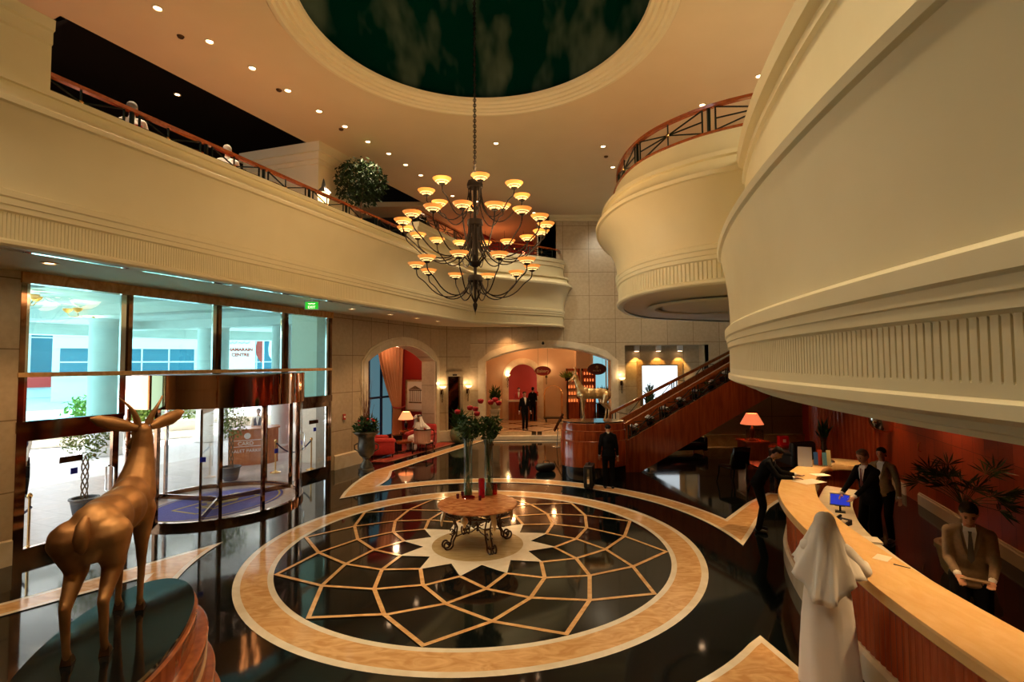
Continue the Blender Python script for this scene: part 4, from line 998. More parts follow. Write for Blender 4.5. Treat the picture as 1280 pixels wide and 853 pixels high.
vase(-.47, 9.93, 'right tall clear cylinder vase of rose stems on the marble table', 'right')
t = thing('red_candle_holder', 'tall red glass candle holder between the two vases', 'candle holder', (-.60, 9.78, .748)); m_ = MB(); m_.lathe([(0, 0), (.062, 0), (.062, .15), (.055, .165), (.062, .18), (.062, .35), (.054, .35), (.054, .02), (0, .02)], 20); m_.build('glass', plain('red_glass_solid', (.4, .005, .02), .08), t)
t = thing('red_candle_holder', 'low dark red glass behind the right vase', 'candle holder', (-.36, 10.0, .748)); m_ = MB(); m_.lathe([(0, 0), (.05, 0), (.055, .2), (.05, .2), (.045, .02), (0, .02)], 16); m_.build('glass', M_redg, t)
for k, (x, y, l) in enumerate(((-1.05, 9.72, 'leftmost on the marble table'), (-.62, 9.58, 'at the front of the marble table'), (-.98, 9.9, 'beside the foot of the left vase'))):
    t = thing('votive_glass', 'small purple votive glass ' + l, 'votive glass', (x, y, .748)); m_ = MB(); m_.lathe([(0, 0), (.025, 0), (.03, .08), (.026, .08), (.022, .01), (0, .01)], 14); m_.build('cup', plain('purple_glass%d' % k, (.1, .01, .03), .1), t)
t = thing('glass_tray', 'shallow dark glass tray in front of the left vase', 'tray', (-.85, 9.73, .748)); m_ = MB(); m_.lathe([(0, 0), (.1, 0), (.13, .02), (.125, .025), (.09, .008), (0, .008)], 24); m_.build('dish', M_redg, t)

# ------------------------------------------------------------------ statue pedestals
def pedestal(x, y, a, rings, label, top):
    t = thing('statue_pedestal', label, 'pedestal', (x, y, 0), R(a))
    base = rings[-1]
    m_ = MB(); m_.lathe([(0, 0), (1, 0), (1, base[1]), (0, base[1])], 64, sx=base[0][0] - .03, sy=base[0][1] - .03); m_.build('black_base', M_blk, t)
    m_ = MB()
    for (q, z0, z1) in rings:
        pr = [(0, z0), (1, z0), (1.0, z1 - .02), (.985, z1), (0, z1)]
        m_.lathe(pr, 64, sx=q[0], sy=q[1])
    m_.build('red_drum', M_wood, t)
    m_ = MB()
    for (q, z0, z1) in rings: 
        m_.lathe([(1.0, z1 - .012), (1.008, z1 - .006), (.99, z1 + .003)], 64, sx=q[0], sy=q[1])
    m_.build('brass_line', M_rail, t)
    m_ = MB(); q = rings[0][0]; m_.lathe([(0, top - .045), (1, top - .045), (1, top), (0, top)], 64, sx=q[0] - .02, sy=q[1] - .02); m_.build('granite_top', M_gran, t)
RG = [((.95, .40), 1.35, 1.56), ((1.02, .47), 1.1, 1.40), ((1.05, .52), .82, 1.14), ((1.10, .57), .40, .9)]
pedestal(-2.50, 3.24, 109, RG, 'oval red pedestal with black granite top under the near antelope statue', 1.60)
RG2 = [((.90, .55), 1.36, 1.60), ((.93, .6), 1.08, 1.40), ((.95, .65), .40, 1.12)]
pedestal(2.33, 14.72, 0, RG2, 'round-ended red pedestal with black base at the foot of the stairs', 1.64)

# ------------------------------------------------------------------ antelopes
def antelope(label, mat, loc, rz, sc, turn, look):
    t = thing('antelope_statue', label, 'statue', loc, rz); t.scale = (sc, sc, sc)
    b = MB(); C = b.cap; E = b.ell
    # body: +x is forward
    RY = lambda d: Matrix.Rotation(R(d), 4, 'Y')
    E((-.31, 0, .755), (.165, .145, .165)); E((-.18, 0, .77), (.22, .15, .16)); E((.05, 0, .77), (.26, .15, .16)); E((.24, 0, .78), (.2, .14, .185)); E((.34, 0, .80), (.13, .115, .17), RY(-20))
    E((-.38, 0, .70), (.10, .125, .14))
    C((.30, 0, .82), (.40, 0, .98), .145, .105); C((.40, 0, .98), (.46, 0, 1.12), .105, .078); C((.46, 0, 1.12), (.475, 0, 1.22), .078, .066)
    # head frame
    H_ = Matrix.Translation((.48, 0, 1.24)) @ Matrix.Rotation(R(turn), 4, 'Z') @ Matrix.Rotation(R(12), 4, 'Y')
    hb = MB(H_)
    hb.ell((.02, 0, .02), (.085, .06, .07)); hb.cap((.03, 0, .0), (.2, 0, -.06), .055, .034); hb.ell((.21, 0, -.062), (.04, .032, .032)); hb.ell((.06, .045, .02), .02); hb.ell((.06, -.045, .02), .02)
    o_ = len(b.v); b.v += hb.v; b.f += [tuple(i + o_ for i in f) for f in hb.f]; b.m += hb.m
    # legs
    for s, dx in ((-1, .03), (1, -.02)):
        y = .085 * s
        C((-.38 + dx, y, .72), (-.30 + dx, y, .52), .125, .065); C((-.30 + dx, y, .52), (-.44 + dx, y, .34), .062, .034); C((-.44 + dx, y, .34), (-.41 + dx, y, .07), .032, .022); E((-.44 + dx, y, .345), (.037, .032, .04))
        C((-.41 + dx, y, .08), (-.385 + dx, y, .03), .025, .026)
        y = .075 * s; dx = -dx
        C((.29 + dx, y, .72), (.28 + dx, y, .48), .085, .045); C((.28 + dx, y, .48), (.285 + dx, y, .33), .043, .03); E((.287 + dx, y, .33), (.035, .032, .045)); C((.285 + dx, y, .33), (.27 + dx, y, .07), .028, .021); C((.27 + dx, y, .08), (.29 + dx, y, .03), .024, .026)
    b.build('body', mat, t, remesh=.011, smi=9)
    for s, dx in ((-1, .03), (1, -.02)):
        for x in (-.385 + dx, .29 - dx):
            h = MB(); y = (.085 if x < 0 else .075) * s; h.add([(x - .03, y - .028, 0), (x + .055, y - .02, 0), (x + .055, y + .02, 0), (x - .03, y + .028, 0), (x - .02, y - .022, .055), (x + .02, y - .018, .05), (x + .02, y + .018, .05), (x - .02, y + .022, .055)],
                [(0, 3, 2, 1), (4, 5, 6, 7), (0, 1, 5, 4), (1, 2, 6, 5), (2, 3, 7, 6), (3, 0, 4, 7)]); h.build('hoof', M_bronzed if mat is M_bronze else M_gold, t, smooth=0)
    for s in (-1, 1):
        e = MB(H_ @ Matrix.Translation((-.02, .045 * s, .05)) @ Matrix.Rotation(R(-12 * s), 4, 'Z') @ Matrix.Rotation(R(-12 if s < 0 else 14) if 0 else R(12 * s * -1 * -1), 4, 'X'))
        P = [(0, .00 * s, 0), (-.01, .08 * s, .01), (-.02, .17 * s, .02), (-.02, .25 * s, .035), (-.015, .30 * s, .045)]
        prof = [.026, .046, .055, .042, .008]
        vs = []; k = 10
        for p, r in zip(P, prof):
            for j in range(k): q = 2 * pi * j / k; vs.append((p[0] + r * .38 * cos(q) + (.012 if abs(cos(q)) < .5 else 0), p[1], p[2] + r * sin(q)))
        e.add(vs, [(i * k + j, i * k + (j + 1) % k, (i + 1) * k + (j + 1) % k, (i + 1) * k + j) for i in range(4) for j in range(k)] + [tuple(range(k))]); e.build('ear', mat, t, smooth=60)
        h = MB(H_); P = bez([(.0, .035 * s, .07), (-.02, .05 * s, .15), (-.07, .09 * s, .20), (-.01, .15 * s, .29)], 30); h.tube(P, [max(.006, .027 * (1 - i / 33) + (.0035 if i % 2 else 0)) for i in range(31)], 9); h.build('horn', mat, t, smooth=60)
    tl = MB(); tl.tube([(-.45, 0, .86), (-.49, 0, .82), (-.505, 0, .75), (-.495, .0, .69), (-.485, 0, .655)], [.02, .035, .042, .032, .006], 10); tl.build('tail', mat, t, smooth=60)
    return t
antelope('large bronze antelope statue seen from behind on the near pedestal', M_bronze, (-2.60, 3.36, 1.602), R(109), .96, 42, 0)
antelope('pale gilded antelope statue in profile on the far pedestal', M_gold, (2.33, 14.72, 1.642), pi, 1.0, 0, 0)

# ------------------------------------------------------------------ staircase
sx = .568
def SZ(x): return .93 + sx * (x - 3.45)  # top edge of the front stringer
stc = thing('staircase', 'broad staircase with red wood side rising right from the pedestal', 'staircase', (3.1, 15.4, 0))
def SP(mb): mb.M = Matrix.Translation((-3.1, -15.4, 0)); return mb
m_ = SP(MB()); XE = 8.6
pts = [(3.1, 0), (3.85, 0), (XE, sx * (XE - 3.85)), (XE, SZ(XE)), (3.45, SZ(3.45)), (3.1, SZ(3.45))]
m_.add([(x, y, z) for y in (15.4, 15.55) for x, z in pts], [(0, 1, 2, 3, 4, 5), (11, 10, 9, 8, 7, 6)] + [(i, (i + 1) % 6, (i + 1) % 6 + 6, i + 6) for i in range(6)])
m_.add([(x, y, z) for y in (15.52, 17.6) for x, z in [(3.85, 0.01), (XE, sx * (XE - 3.85) + .01), (XE, sx * (XE - 3.85) + .15), (3.85, .15)]], [(0, 1, 2, 3), (7, 6, 5, 4), (0, 4, 5, 1), (3, 2, 6, 7), (0, 3, 7, 4), (1, 5, 6, 2)])
m_.build('red_stringer', M_wood, stc, smooth=0)
m_ = SP(MB()); n_ = 16
for i in range(n_):
    x0 = 3.2 + i * (XE - 3.2) / n_; z = SZ(x0 + .3) - .25
    m_.box(x0, x0 + .36, 15.55, 17.6, z - .17, z); 
m_.build('dark_steps', M_gran, stc, smooth=0)
m_ = SP(MB()); pts = [(3.4, SZ(3.4) - .35), (XE, SZ(XE) - .35), (XE, SZ(XE) + .42), (3.4, SZ(3.4) + .42)]
m_.add([(x, y, z) for y in (16.9, 17.0) for x, z in pts], [(0, 1, 2, 3), (7, 6, 5, 4), (3, 2, 6, 7), (0, 3, 7, 4), (0, 4, 5, 1)]); m_.build('inner_side_panel', M_rail, stc, smooth=0)
for yy, dz, nm, x0 in ((15.47, .50, 'front', 3.42), (17.3, .72, 'back', 3.3)):
    m_ = SP(MB()); m_.bar((x0, yy, SZ(x0) + dz), (XE, yy - (.5 if nm == 'back' else 0), SZ(XE) + dz - (.25 if nm == 'back' else 0)), .13, .09); m_.bar((x0 + .02, yy, SZ(x0) + .02), (x0 + .02, yy, SZ(x0) + dz), .09, .09)
    m_.build('handrail', M_rail, stc, smooth=0)
    for k in range(5):
        m_ = SP(MB()); xa = x0 + .1 + k * 1.02; xb = xa + .96
        f = lambda x: yy - ((.5 * (x - x0) / (XE - x0)) if nm == 'back' else 0)
        g = lambda x, u: SZ(x) + .03 + (dz - .06 - (.25 * (x - x0) / (XE - x0) if nm == 'back' else 0)) * u
        for x in (xa, xa + .1, xb): m_.bar((x, f(x), g(x, 0)), (x, f(x), g(x, 1)), .03, .03)
        xm = (xa + xb) / 2 + .05; c = (xm, f(xm), g(xm, .5))
        for x, u in ((xa + .1, 0), (xa + .1, 1), (xb, 0), (xb, 1), (xa + .1, .5), (xb, .5)): m_.bar(c, (x, f(x), g(x, u)), .02, .02)
        m_.bar((xa, f(xa), g(xa, 0)), (xb, f(xb), g(xb, 0)), .025, .025)
        m_.build('baluster_panel', M_iron, stc, smooth=0)
# white flowers and leaves in the trough beside the steps
rn = random.Random(11)
for k in range(10):
    x = 3.75 + k * .48; t = thing('white_azalea', 'small white-flowering plant behind the front stair rail, %s up the flight' % (ORD[k] + ' plant'), 'potted plant', (x, 15.72, SZ(x + .2) - .02), group='white plants up the stair side')
    m_ = MB(); m_.lathe([(0, -.12), (.07, -.12), (.1, .02), (.08, .02), (0, .0)], 12); m_.build('pot', M_blk, t)
    m_ = MB(); m_.leaves((0, 0, .1), (.2, .11, .1), 60, .08, 0, 0, rn); m_.build('leaves', M_leaf, t, smooth=0, recalc=False)
    m_ = MB(); [m_.ell((rn.uniform(-.1, .1), rn.uniform(-.08, .05), .14 + rn.uniform(-.03, .05)), (.055, .05, .04), nu=7, nv=5) for _ in range(5)]; m_.build('blossoms', M_white, t)
# ------------------------------------------------------------------ seating by the arch
tag(MB().box(0, 0, 0, 0, 0, 0).build('tmp', M_rug), None); bpy.data.objects.remove(bpy.data.objects['tmp'])
rg = thing('rug', 'patterned red rug under the seating by the curtained arch', 'rug', (0, 0, .004))
m_ = MB(); P = [WL(17.0, .12), WL(17.0, .25), (-2.45, 20.75), (-2.0, 21.4), (-2.9, 21.45), WL(21.2, .1)]
P = [(-4.85, 17.25), (-4.2, 17.15), (-2.45, 21.0), (-2.35, 21.45), (-3.0, 21.5)]
m_.prism(P, 0, .012); m_.build('pile', M_rug, rg, smooth=0)
m_ = MB(); q = [Vector(p) for p in P]; c_ = sum(q, Vector((0, 0))) / 5
for a, b in zip(q, q[1:] + q[:1]): m_.bar((*(a * .93 + c_ * .07), .014), (*(b * .93 + c_ * .07), .014), .12, .006)
m_.build('border', M_rugb, rg, smooth=0)
def rbox(x0, x1, y0, y1, z0, z1, r=.05):
    """soft-edged cushion block as stacked rounded rings"""
    m_ = MB(); cx, cy = (x0 + x1) / 2, (y0 + y1) / 2; hx, hy = (x1 - x0) / 2, (y1 - y0) / 2; rings = []
    for z, ins in ((z0, r), (z0 + r * .3, r * .3), (z0 + r, 0), (z1 - r, 0), (z1 - r * .3, r * .3), (z1, r)):
        ring_ = []
        for qx, qy, a0 in ((1, 1, 0), (-1, 1, 90), (-1, -1, 180), (1, -1, 270)):
            for k in range(5):
                a = R(a0 + 22.5 * k); ring_.append((cx + qx * (hx - ins - r) + r * cos(a), cy + qy * (hy - ins - r) + r * sin(a), z))
        rings += ring_
    n = 20; m_.add(rings, [(i * n + j, i * n + (j + 1) % n, (i + 1) * n + (j + 1) % n, (i + 1) * n + j) for i in range(5) for j in range(n)] + [tuple(range(n))[::-1], tuple(range(5 * n, 6 * n))])
    return m_
def addm(a, b): o = len(a.v); a.v += b.v; a.f += [tuple(i + o for i in f) for f in b.f]; a.m += b.m; return a
def armchair(loc, rz, label, w=.9, fab=None):
    t = thing('armchair', label, 'armchair', loc, rz); fab = fab or M_redf; h = w / 2
    rbox(-h + .15, h - .15, -.42, .3, .28, .46, .05).build('seat', fab, t)
    rbox(-h + .02, h - .02, .26, .45, .18, .95, .07).build('backrest', fab, t)
    for s in (-1, 1):
        x0, x1 = (-h, -h + .17) if s < 0 else (h - .17, h); a = rbox(x0, x1, -.42, .4, .14, .58, .05); a.cap(((x0 + x1) / 2, -.36, .58), ((x0 + x1) / 2, .3, .62), .10, .10, 12); a.build('arm', fab, t)
    rbox(-h + .05, h - .05, -.4, .4, .12, .3, .03).build('base', fab, t)
    for x in (-h + .1, h - .1):
        for y in (-.36, .36): m_ = MB(); m_.lathe([(.018, 0), (.03, .13), (0, .13)], 8, (x, y, 0)); m_.build('leg', M_blk, t)
    return t
armchair((-4.78, 18.25, .016), R(118), 'big red rolled-arm armchair next to the dark urn', 1.15)
armchair((-3.55, 19.75, .016), R(-28), 'red armchair the man in white robe sits in', .95)
def woodchair(loc, rz, label, fab, group=None):
    t = thing('tub_chair', label, 'chair', loc, rz, group); h = .29
    rbox(-h, h, -.28, .25, .36, .46, .04).build('seat', fab, t)
    m_ = MB(); m_.sweep([(.31 * cos(R(a)), .02 + .3 * sin(R(a))) for a in range(-10, 191, 12)], [(0, .42), (.02, .88), (-.03, .88), (-.04, .42)], profclosed=True, caps=True); m_.build('backrest', fab, t)
    m_ = MB(); m_.tube([(.33 * cos(R(a)), .02 + .32 * sin(R(a)), .89) for a in range(-14, 195, 10)], .022, 6); 
    for x in (-.33, .33): m_.tube([(x, -.05, .88), (x * 1.02, -.2, .82), (x, -.27, .65), (x * .95, -.26, .4)], .018, 6)
    for x in (-.27, .27): m_.bar((x, -.27, .37), (x, .25, .37), .03, .05)
    m_.bar((-.27, -.27, .37), (.27, -.27, .37), .03, .05); m_.build('frame', M_blk, t)
    for x in (-.26, .26):
        for y in (-.26, .24): m_ = MB(); m_.tube([(x, y, .4), (x * 1.02, y * 1.05, .2), (x * 1.1, y * 1.12, 0)], [.022, .018, .014], 6); m_.build('leg', M_blk, t)
    return t
woodchair((-3.3, 18.75, .016), R(162), 'small wood-framed chair with peach striped back in front of the robed man', M_pink)
def lowtable(loc, rz, label, w, d, h, name='coffee_table', topm=None):
    t = thing(name, label, 'table', loc, rz); m_ = MB(); m_.box(-w / 2, w / 2, -d / 2, d / 2, h - .04, h); m_.box(-w / 2 + .04, w / 2 - .04, -d / 2 + .04, d / 2 - .04, h - .1, h - .04); m_.build('table_top', topm or M_rail, t, smooth=0)
    for x in (-1, 1):
        for y in (-1, 1): m_ = MB(); m_.tube([(x * (w / 2 - .06), y * (d / 2 - .06), h - .08), (x * (w / 2 - .05), y * (d / 2 - .05), .2), (x * (w / 2 - .03), y * (d / 2 - .03), 0)], [.03, .022, .018], 6); m_.build('leg', M_blk, t)
lowtable((-4.02, 18.85, .016), R(20), 'low dark wood table between the red armchair and striped chair', .6, .42, .46)
lowtable((-4.28, 20.45, .016), R(20), 'small dark side table carrying the table lamp in the alcove', .5, .5, .62, 'side_table')
def tlamp(loc, label, mat, s=1.0, base=M_blk):
    t = thing('table_lamp', label, 'lamp', loc); t.scale = (s, s, s)
    m_ = MB(); m_.lathe([(0, 0), (.08, 0), (.085, .02), (.03, .05), (.05, .13), (.06, .2), (.03, .28), (.015, .32), (.012, .46), (0, .47)], 16); m_.build('base', base, t)
    m_ = MB(); m_.lathe([(.25, .36), (.12, .6), (.115, .6), (.245, .36)], 24); m_.f = [f for f in m_.f if len(f) == 4]; m_.m = m_.m[:len(m_.f)]; m_.build('lamp_shade', mat, t)
    return t
tlamp((-4.28, 20.45, .636), 'table lamp with glowing peach shade behind the seated robed man', M_shade, 1.25)
point('lamp_light', (-4.28, 20.45, 1.35), 14)
# small dark cabinet with objects between the seats
t = thing('black_planter_box', 'black cube box standing behind the low table in the seating', 'box', (-4.4, 19.45, .016), R(20)); m_ = MB(); m_.box(-.15, .15, -.15, .15, 0, .55); m_.box(-.17, .17, -.17, .17, .55, .58); m_.build('box_body', M_blk, t, smooth=0)
# urn with twigs
ur = thing('urn', 'tall dark bronze urn on a flared foot left of the red seating', 'urn', (-4.52, 15.75, .002), 0)
m_ = MB(); pr = [(0, 0), (.24, 0), (.24, .1), (.2, .12), (.2, .2), (.1, .32), (.085, .38), (.12, .41), (.12, .44), (.2, .5), (.26, .62), (.265, .8), (.24, .98), (.26, 1.08), (.36, 1.16), (.39, 1.2), (.38, 1.23), (.3, 1.24), (.24, 1.15), (0, 1.15)]
m_.lathe(pr, 40); m_.build('body', M_urn, ur)
m_ = MB()
for s in (-1, 1): m_.tube([(s * .25, 0, .62), (s * .36, 0, .68), (s * .37, 0, .8), (s * .27, 0, .86)], .022, 7)
m_.build('handle', M_urn, ur)
ua = thing('urn_arrangement', 'red flowers, dark leaves and tall twigs in the bronze urn', 'plant', (-4.52, 15.75, 1.16)); rn = random.Random(4)
m_ = MB(); m_.leaves((0, 0, .2), (.36, .36, .28), 420, .17, .2, -.4, rn); m_.build('leaves', M_leaf, ua, smooth=0, recalc=False)
m_ = MB()
for k in range(26): a = rn.random() * 6.28; e_ = rn.uniform(.05, .3); hh = rn.uniform(.8, 1.75); m_.tube([(0, 0, .0), (e_ * .4 * cos(a), e_ * .4 * sin(a), hh * .4), (e_ * cos(a + .3), e_ * sin(a + .3), hh)], [.008, .006, .003], 4)
m_.build('twigs', M_twig, ua)
m_ = MB(); [m_.ell((rn.uniform(-.25, .25), rn.uniform(-.25, .2), rn.uniform(.3, .5)), (.05, .05, .035), nu=7, nv=5) for _ in range(9)]; m_.build('red_blooms', M_flow, ua)
# alcove: window, curtain, picture
aw = MB(MA); aw.box(3.2, 5.6, 1.86, 1.9, .35, 3.8); struct('window_8', aw, emit('alcove_window_light', (.2, .42, .5), .38), smooth=0)
aw = MB(MA)
for x in (3.2, 4.0, 4.8, 5.6): aw.box(x - .04, x + .04, 1.78, 1.86, .3, 3.8)
aw.box(3.2, 5.6, 1.78, 1.86, 1.9, 1.98); struct('window_8_bars', aw, M_navy, smooth=0)
cu = thing('curtain', 'long bronze curtain swept aside in the seating alcove', 'curtain', tuple(MA @ Vector((4.3, 1.55, 0)))); cu.rotation_euler.z = atan2(MA[1][0], MA[0][0])
m_ = MB(); nz_ = 22; nx = 90; vs = []
for j in range(nz_ + 1):
    u = j / nz_; z = .05 + 4.05 * u
    if z > 1.5: s = (z - 1.5) / 2.6; x0 = -.1 + 1.05 * (1 - s) ** 1.4; x1 = 1.75 - .0 * s - .25 * (1 - s)
    else: s = 1 - z / 1.5; x0 = .95 - .1 * s; x1 = 1.5 + .15 * s
    for i in range(nx + 1):
        v_ = i / nx; x = x0 + (x1 - x0) * v_; am = .05 if z > 1.5 else .035; vs.append((x, am * sin(v_ * 46 + .5 * sin(u * 3)), z))
m_.add(vs, [(j * (nx + 1) + i, j * (nx + 1) + i + 1, (j + 1) * (nx + 1) + i + 1, (j + 1) * (nx + 1) + i) for j in range(nz_) for i in range(nx)]); m_.build('cloth', M_curt, cu)
m_ = MB(); m_.tube([(.85 + .8 * i / 10, -.09 - .03 * sin(i * .3), 1.5 - .05 * sin(i * .31)) for i in range(11)], .03, 8); m_.build('tieback', M_redf, cu)
def picture(name, label, M, w, h, fm, art, bw=.07):
    t = thing(name, label, 'picture', M.to_translation(), 0); t.rotation_euler = M.to_euler()
    m_ = MB()
    for x0, x1, z0, z1 in ((-w / 2, w / 2, h / 2 - bw, h / 2), (-w / 2, w / 2, -h / 2, -h / 2 + bw), (-w / 2, -w / 2 + bw, -h / 2, h / 2), (w / 2 - bw, w / 2, -h / 2, h / 2)): m_.box(x0, x1, -.05, 0, z0, z1)
    m_.build('picture_frame', fm, t, smooth=0); m_ = MB(); m_.box(-w / 2 + bw, w / 2 - bw, -.02, 0, -h / 2 + bw, h / 2 - bw); m_.k = 1
    return t, m_
Mp = MA @ Matrix.Translation((6.1, 1.02, 1.95)) @ Matrix.Rotation(R(-90), 4, 'Z'); 
t, m_ = picture('architectural_print', 'large cream print of a columned building in the red alcove', Mp, .95, 1.35, M_gold, None)
for k in range(6): m_.box(-.25 + k * .1 - .015, -.25 + k * .1 + .015, -.03, -.02, -.25, .2)
m_.box(-.32, .32, -.03, -.02, -.33, -.27); m_.box(-.32, .32, -.03, -.02, .2, .25); m_.prism([(-.45, 0), (.45, 0), (.0, 0)], 0, 0) if 0 else None
m_.add([(-.32, -.03, .27), (.32, -.03, .27), (0, -.03, .42)], [(0, 1, 2)]); m_.build('print', [M_paper, M_stem], t, smooth=0)
# round celadon planter with tall plant, and cream bowl planter on a column
def snake(name, label, loc, potm, prof, n, h, sp, size=.5, leafm=M_leaf, cat='potted plant', seed=1):
    t = thing(name, label, cat, loc); m_ = MB(); m_.lathe(prof, 32); m_.build('pot', potm, t); top = max(z for r, z in prof); rn = random.Random(seed)
    m_ = MB()
    for k in range(n):
        a = rn.random() * 6.28; e_ = rn.uniform(.1, 1) * sp; hh = rn.uniform(.3, 1) * h
        m_.leaf(Vector((e_ * .5 * cos(a), e_ * .5 * sin(a), top - .08 + rn.uniform(0, .4) * hh)), size * rn.uniform(.6, 1.2), rn, d=Vector((cos(a) * e_ * 2, sin(a) * e_ * 2, .25 + rn.random() * .7)).normalized(), w=.16)
    m_.build('foliage', leafm, t, smooth=0, recalc=False)
    return t
snake('potted_plant', 'tall dark plant in a round celadon pot beside the lift', (-2.25, 21.4, .002), M_celad, [(0, 0), (.2, 0), (.33, .12), (.39, .3), (.38, .45), (.33, .56), (.3, .56), (.3, .5), (0, .5)], 260, 1.9, .3, .38, seed=2)
t = thing('plant_column', 'brown stone column carrying the cream bowl planter', 'column', (-.78, 22.75, .3)); m_ = MB(); m_.box(-.2, .2, -.2, .2, 0, .95); m_.box(-.24, .24, -.24, .24, 0, .1); m_.box(-.23, .23, -.23, .23, .9, .97); m_.build('shaft', M_niche, t, smooth=0)
snake('bowl_planter', 'leafy plant in a cream bowl raised on a column by the big arch', (-.78, 22.75, 1.27), M_potc, [(0, 0), (.12, 0), (.2, .08), (.29, .25), (.3, .4), (.27, .42), (.25, .36), (0, .36)], 190, 1.25, .25, .32, seed=3)
def sconce(loc, rz, label, grp='torch wall lights around the arches'):
    t = thing('wall_sconce', label, 'wall light', loc, rz, None); m_ = MB()
    m_.tube([(0, -.02, -.12), (0, -.14, -.1), (0, -.16, .0)], .015, 6); m_.lathe([(0, 0), (.05, .0), (.05, .2), (0, .2)], 8, (0, -.01, -.25))
    for s in (-1, 1): m_.tube([(s * .02, -.1, -.05), (s * .06, -.12, -.2), (s * -.03, -.1, -.35), (s * .03, -.09, -.5), (0, -.08, -.6)], .01, 5)
    m_.build('bracket', M_bronzed, t); m_ = MB(); m_.lathe([(.02, .0), (.1, .03), (.15, .09), (.14, .09), (.09, .045), (0, .02)], 16, (0, -.16, 0)); m_.build('glass_dish', M_bulb, t)
    v_ = Matrix.Rotation(rz, 4, 'Z') @ Vector((0, -.2, .22)); point('sconce_light', (loc[0] + v_.x, loc[1] + v_.y, loc[2] + v_.z), 7, r=.05)
    return t
fa = atan2(ld.y, ld.x)
p = MF @ Vector((-.02 + .12, -.02, 2.25)); sconce(tuple(p), fa, 'glowing torch sconce on the left of the lift doorway')
p = MF @ Vector((1.3, -.02, 2.25)); sconce(tuple(p), fa, 'glowing torch sconce between the lift doorway and the big arch')
sconce((4.82, 22.4, 2.55), 0, 'glowing torch sconce right of the big arch, beside the niche')
sconce((-.25, 27.58, 2.6), 0, 'glowing sconce inside the lobby left of the concierge arch')
sconce((1.85, 27.58, 2.75), 0, 'glowing sconce inside the lobby right of the concierge arch')
# ------------------------------------------------------------------ inner lobby
t = thing('concierge_desk', 'concierge counter with lit marble top inside the pointed arch', 'counter', (.55, 27.15, .3)); m_ = MB(); m_.box(-.75, .75, -.25, .3, 0, .98); m_.build('front_panel', M_wood, t, smooth=0); m_ = MB(); m_.box(-.8, .8, -.32, .35, .98, 1.05); m_.build('marble_top', M_cream, t, smooth=0)
t = thing('flower_vase', 'red flowers in a vase on the concierge counter', 'flowers', (1.2, 27.1, 1.36)); m_ = MB(); m_.lathe([(0, 0), (.06, 0), (.08, .1), (.05, .18), (0, .18)], 12); m_.build('vase', M_white, t); m_ = MB(); [m_.ell((rn.uniform(-.15, .15), rn.uniform(-.1, .1), rn.uniform(.22, .42)), .06, nu=7, nv=5) for _ in range(14)]; m_.build('blooms', M_flow, t)
t = thing('luggage_cart', 'domed brass luggage cart standing in the inner lobby', 'luggage cart', (2.1, 26.2, .3))
m_ = MB(); m_.box(-.5, .5, -.3, .3, .17, .23); m_.build('platform', M_blk, t, smooth=0); m_ = MB()
for y in (-.27, .27): m_.tube([(-.45, y, .2), (-.45, y, 1.45)] + [(-.45 * cos(R(a)), y * (1 - .99 * sin(R(a))), 1.45 + .38 * sin(R(a))) for a in range(15, 166, 15)] + [(.45, y, 1.45), (.45, y, .2)], .02, 8)
m_.build('brass_frame', M_brass, t)
for x in (-.38, .38):
    for y in (-.22, .22): m_ = MB(Matrix.Translation((x, y, .085)) @ Matrix.Rotation(pi / 2, 4, 'Y')); m_.lathe([(0, -.025), (.085, -.025), (.085, .025), (0, .025)], 14); m_.build('wheel', M_black, t)
for k, (x, txt, lb) in enumerate(((1.38, 'Bakery', 'small oval red hanging sign with gilt script in the lobby arch'), (3.83, 'M I N T', 'larger oval dark red hanging sign over the gilded antelope'))):
    sc_ = (.36, .21) if k == 0 else (.42, .25); y = 22.8 if k == 0 else 22.9; t = thing('oval_sign', lb, 'sign', (x, y, 2.95 if k == 0 else 3.02))
    m_ = MB(Matrix.Rotation(pi / 2, 4, 'X')); m_.lathe([(0, -.02), (1, -.02), (1, .02), (0, .02)], 40, sx=sc_[0], sy=sc_[1]); m_.build('board', plain('sign_maroon%d' % k, (.28, .012, .012) if k == 0 else (.1, .012, .01), .3), t)
    m_ = MB(Matrix.Rotation(pi / 2, 4, 'X')); m_.tube([(sc_[0] * cos(q), sc_[1] * sin(q), .02) for q in [j * pi / 20 for j in range(41)]], .012, 5); m_.build('rim', M_brass if k == 0 else M_blk, t)
    text(txt, .2 if k == 0 else .11, M_gold, 'lettering', t, Matrix.Translation((0, -.03, 0 if k == 0 else -.08)) @ RT)
    if k: m_ = MB(); m_.tube([(-.05, -.03, .06), (-.03, -.03, .13), (0, -.03, .15), (.03, -.03, .13), (.05, -.03, .06)], .01, 5); m_.tube([(0, -.03, .0), (0, -.03, .12)], .008, 5); m_.build('emblem', M_gold, t)
    m_ = MB(); [m_.tube([(s * sc_[0] * .6, 0, sc_[1] * .7), (s * sc_[0] * .6, 0, 1.1)], .004, 4) for s in (-1, 1)]; m_.build('hanging_wire', M_iron, t)
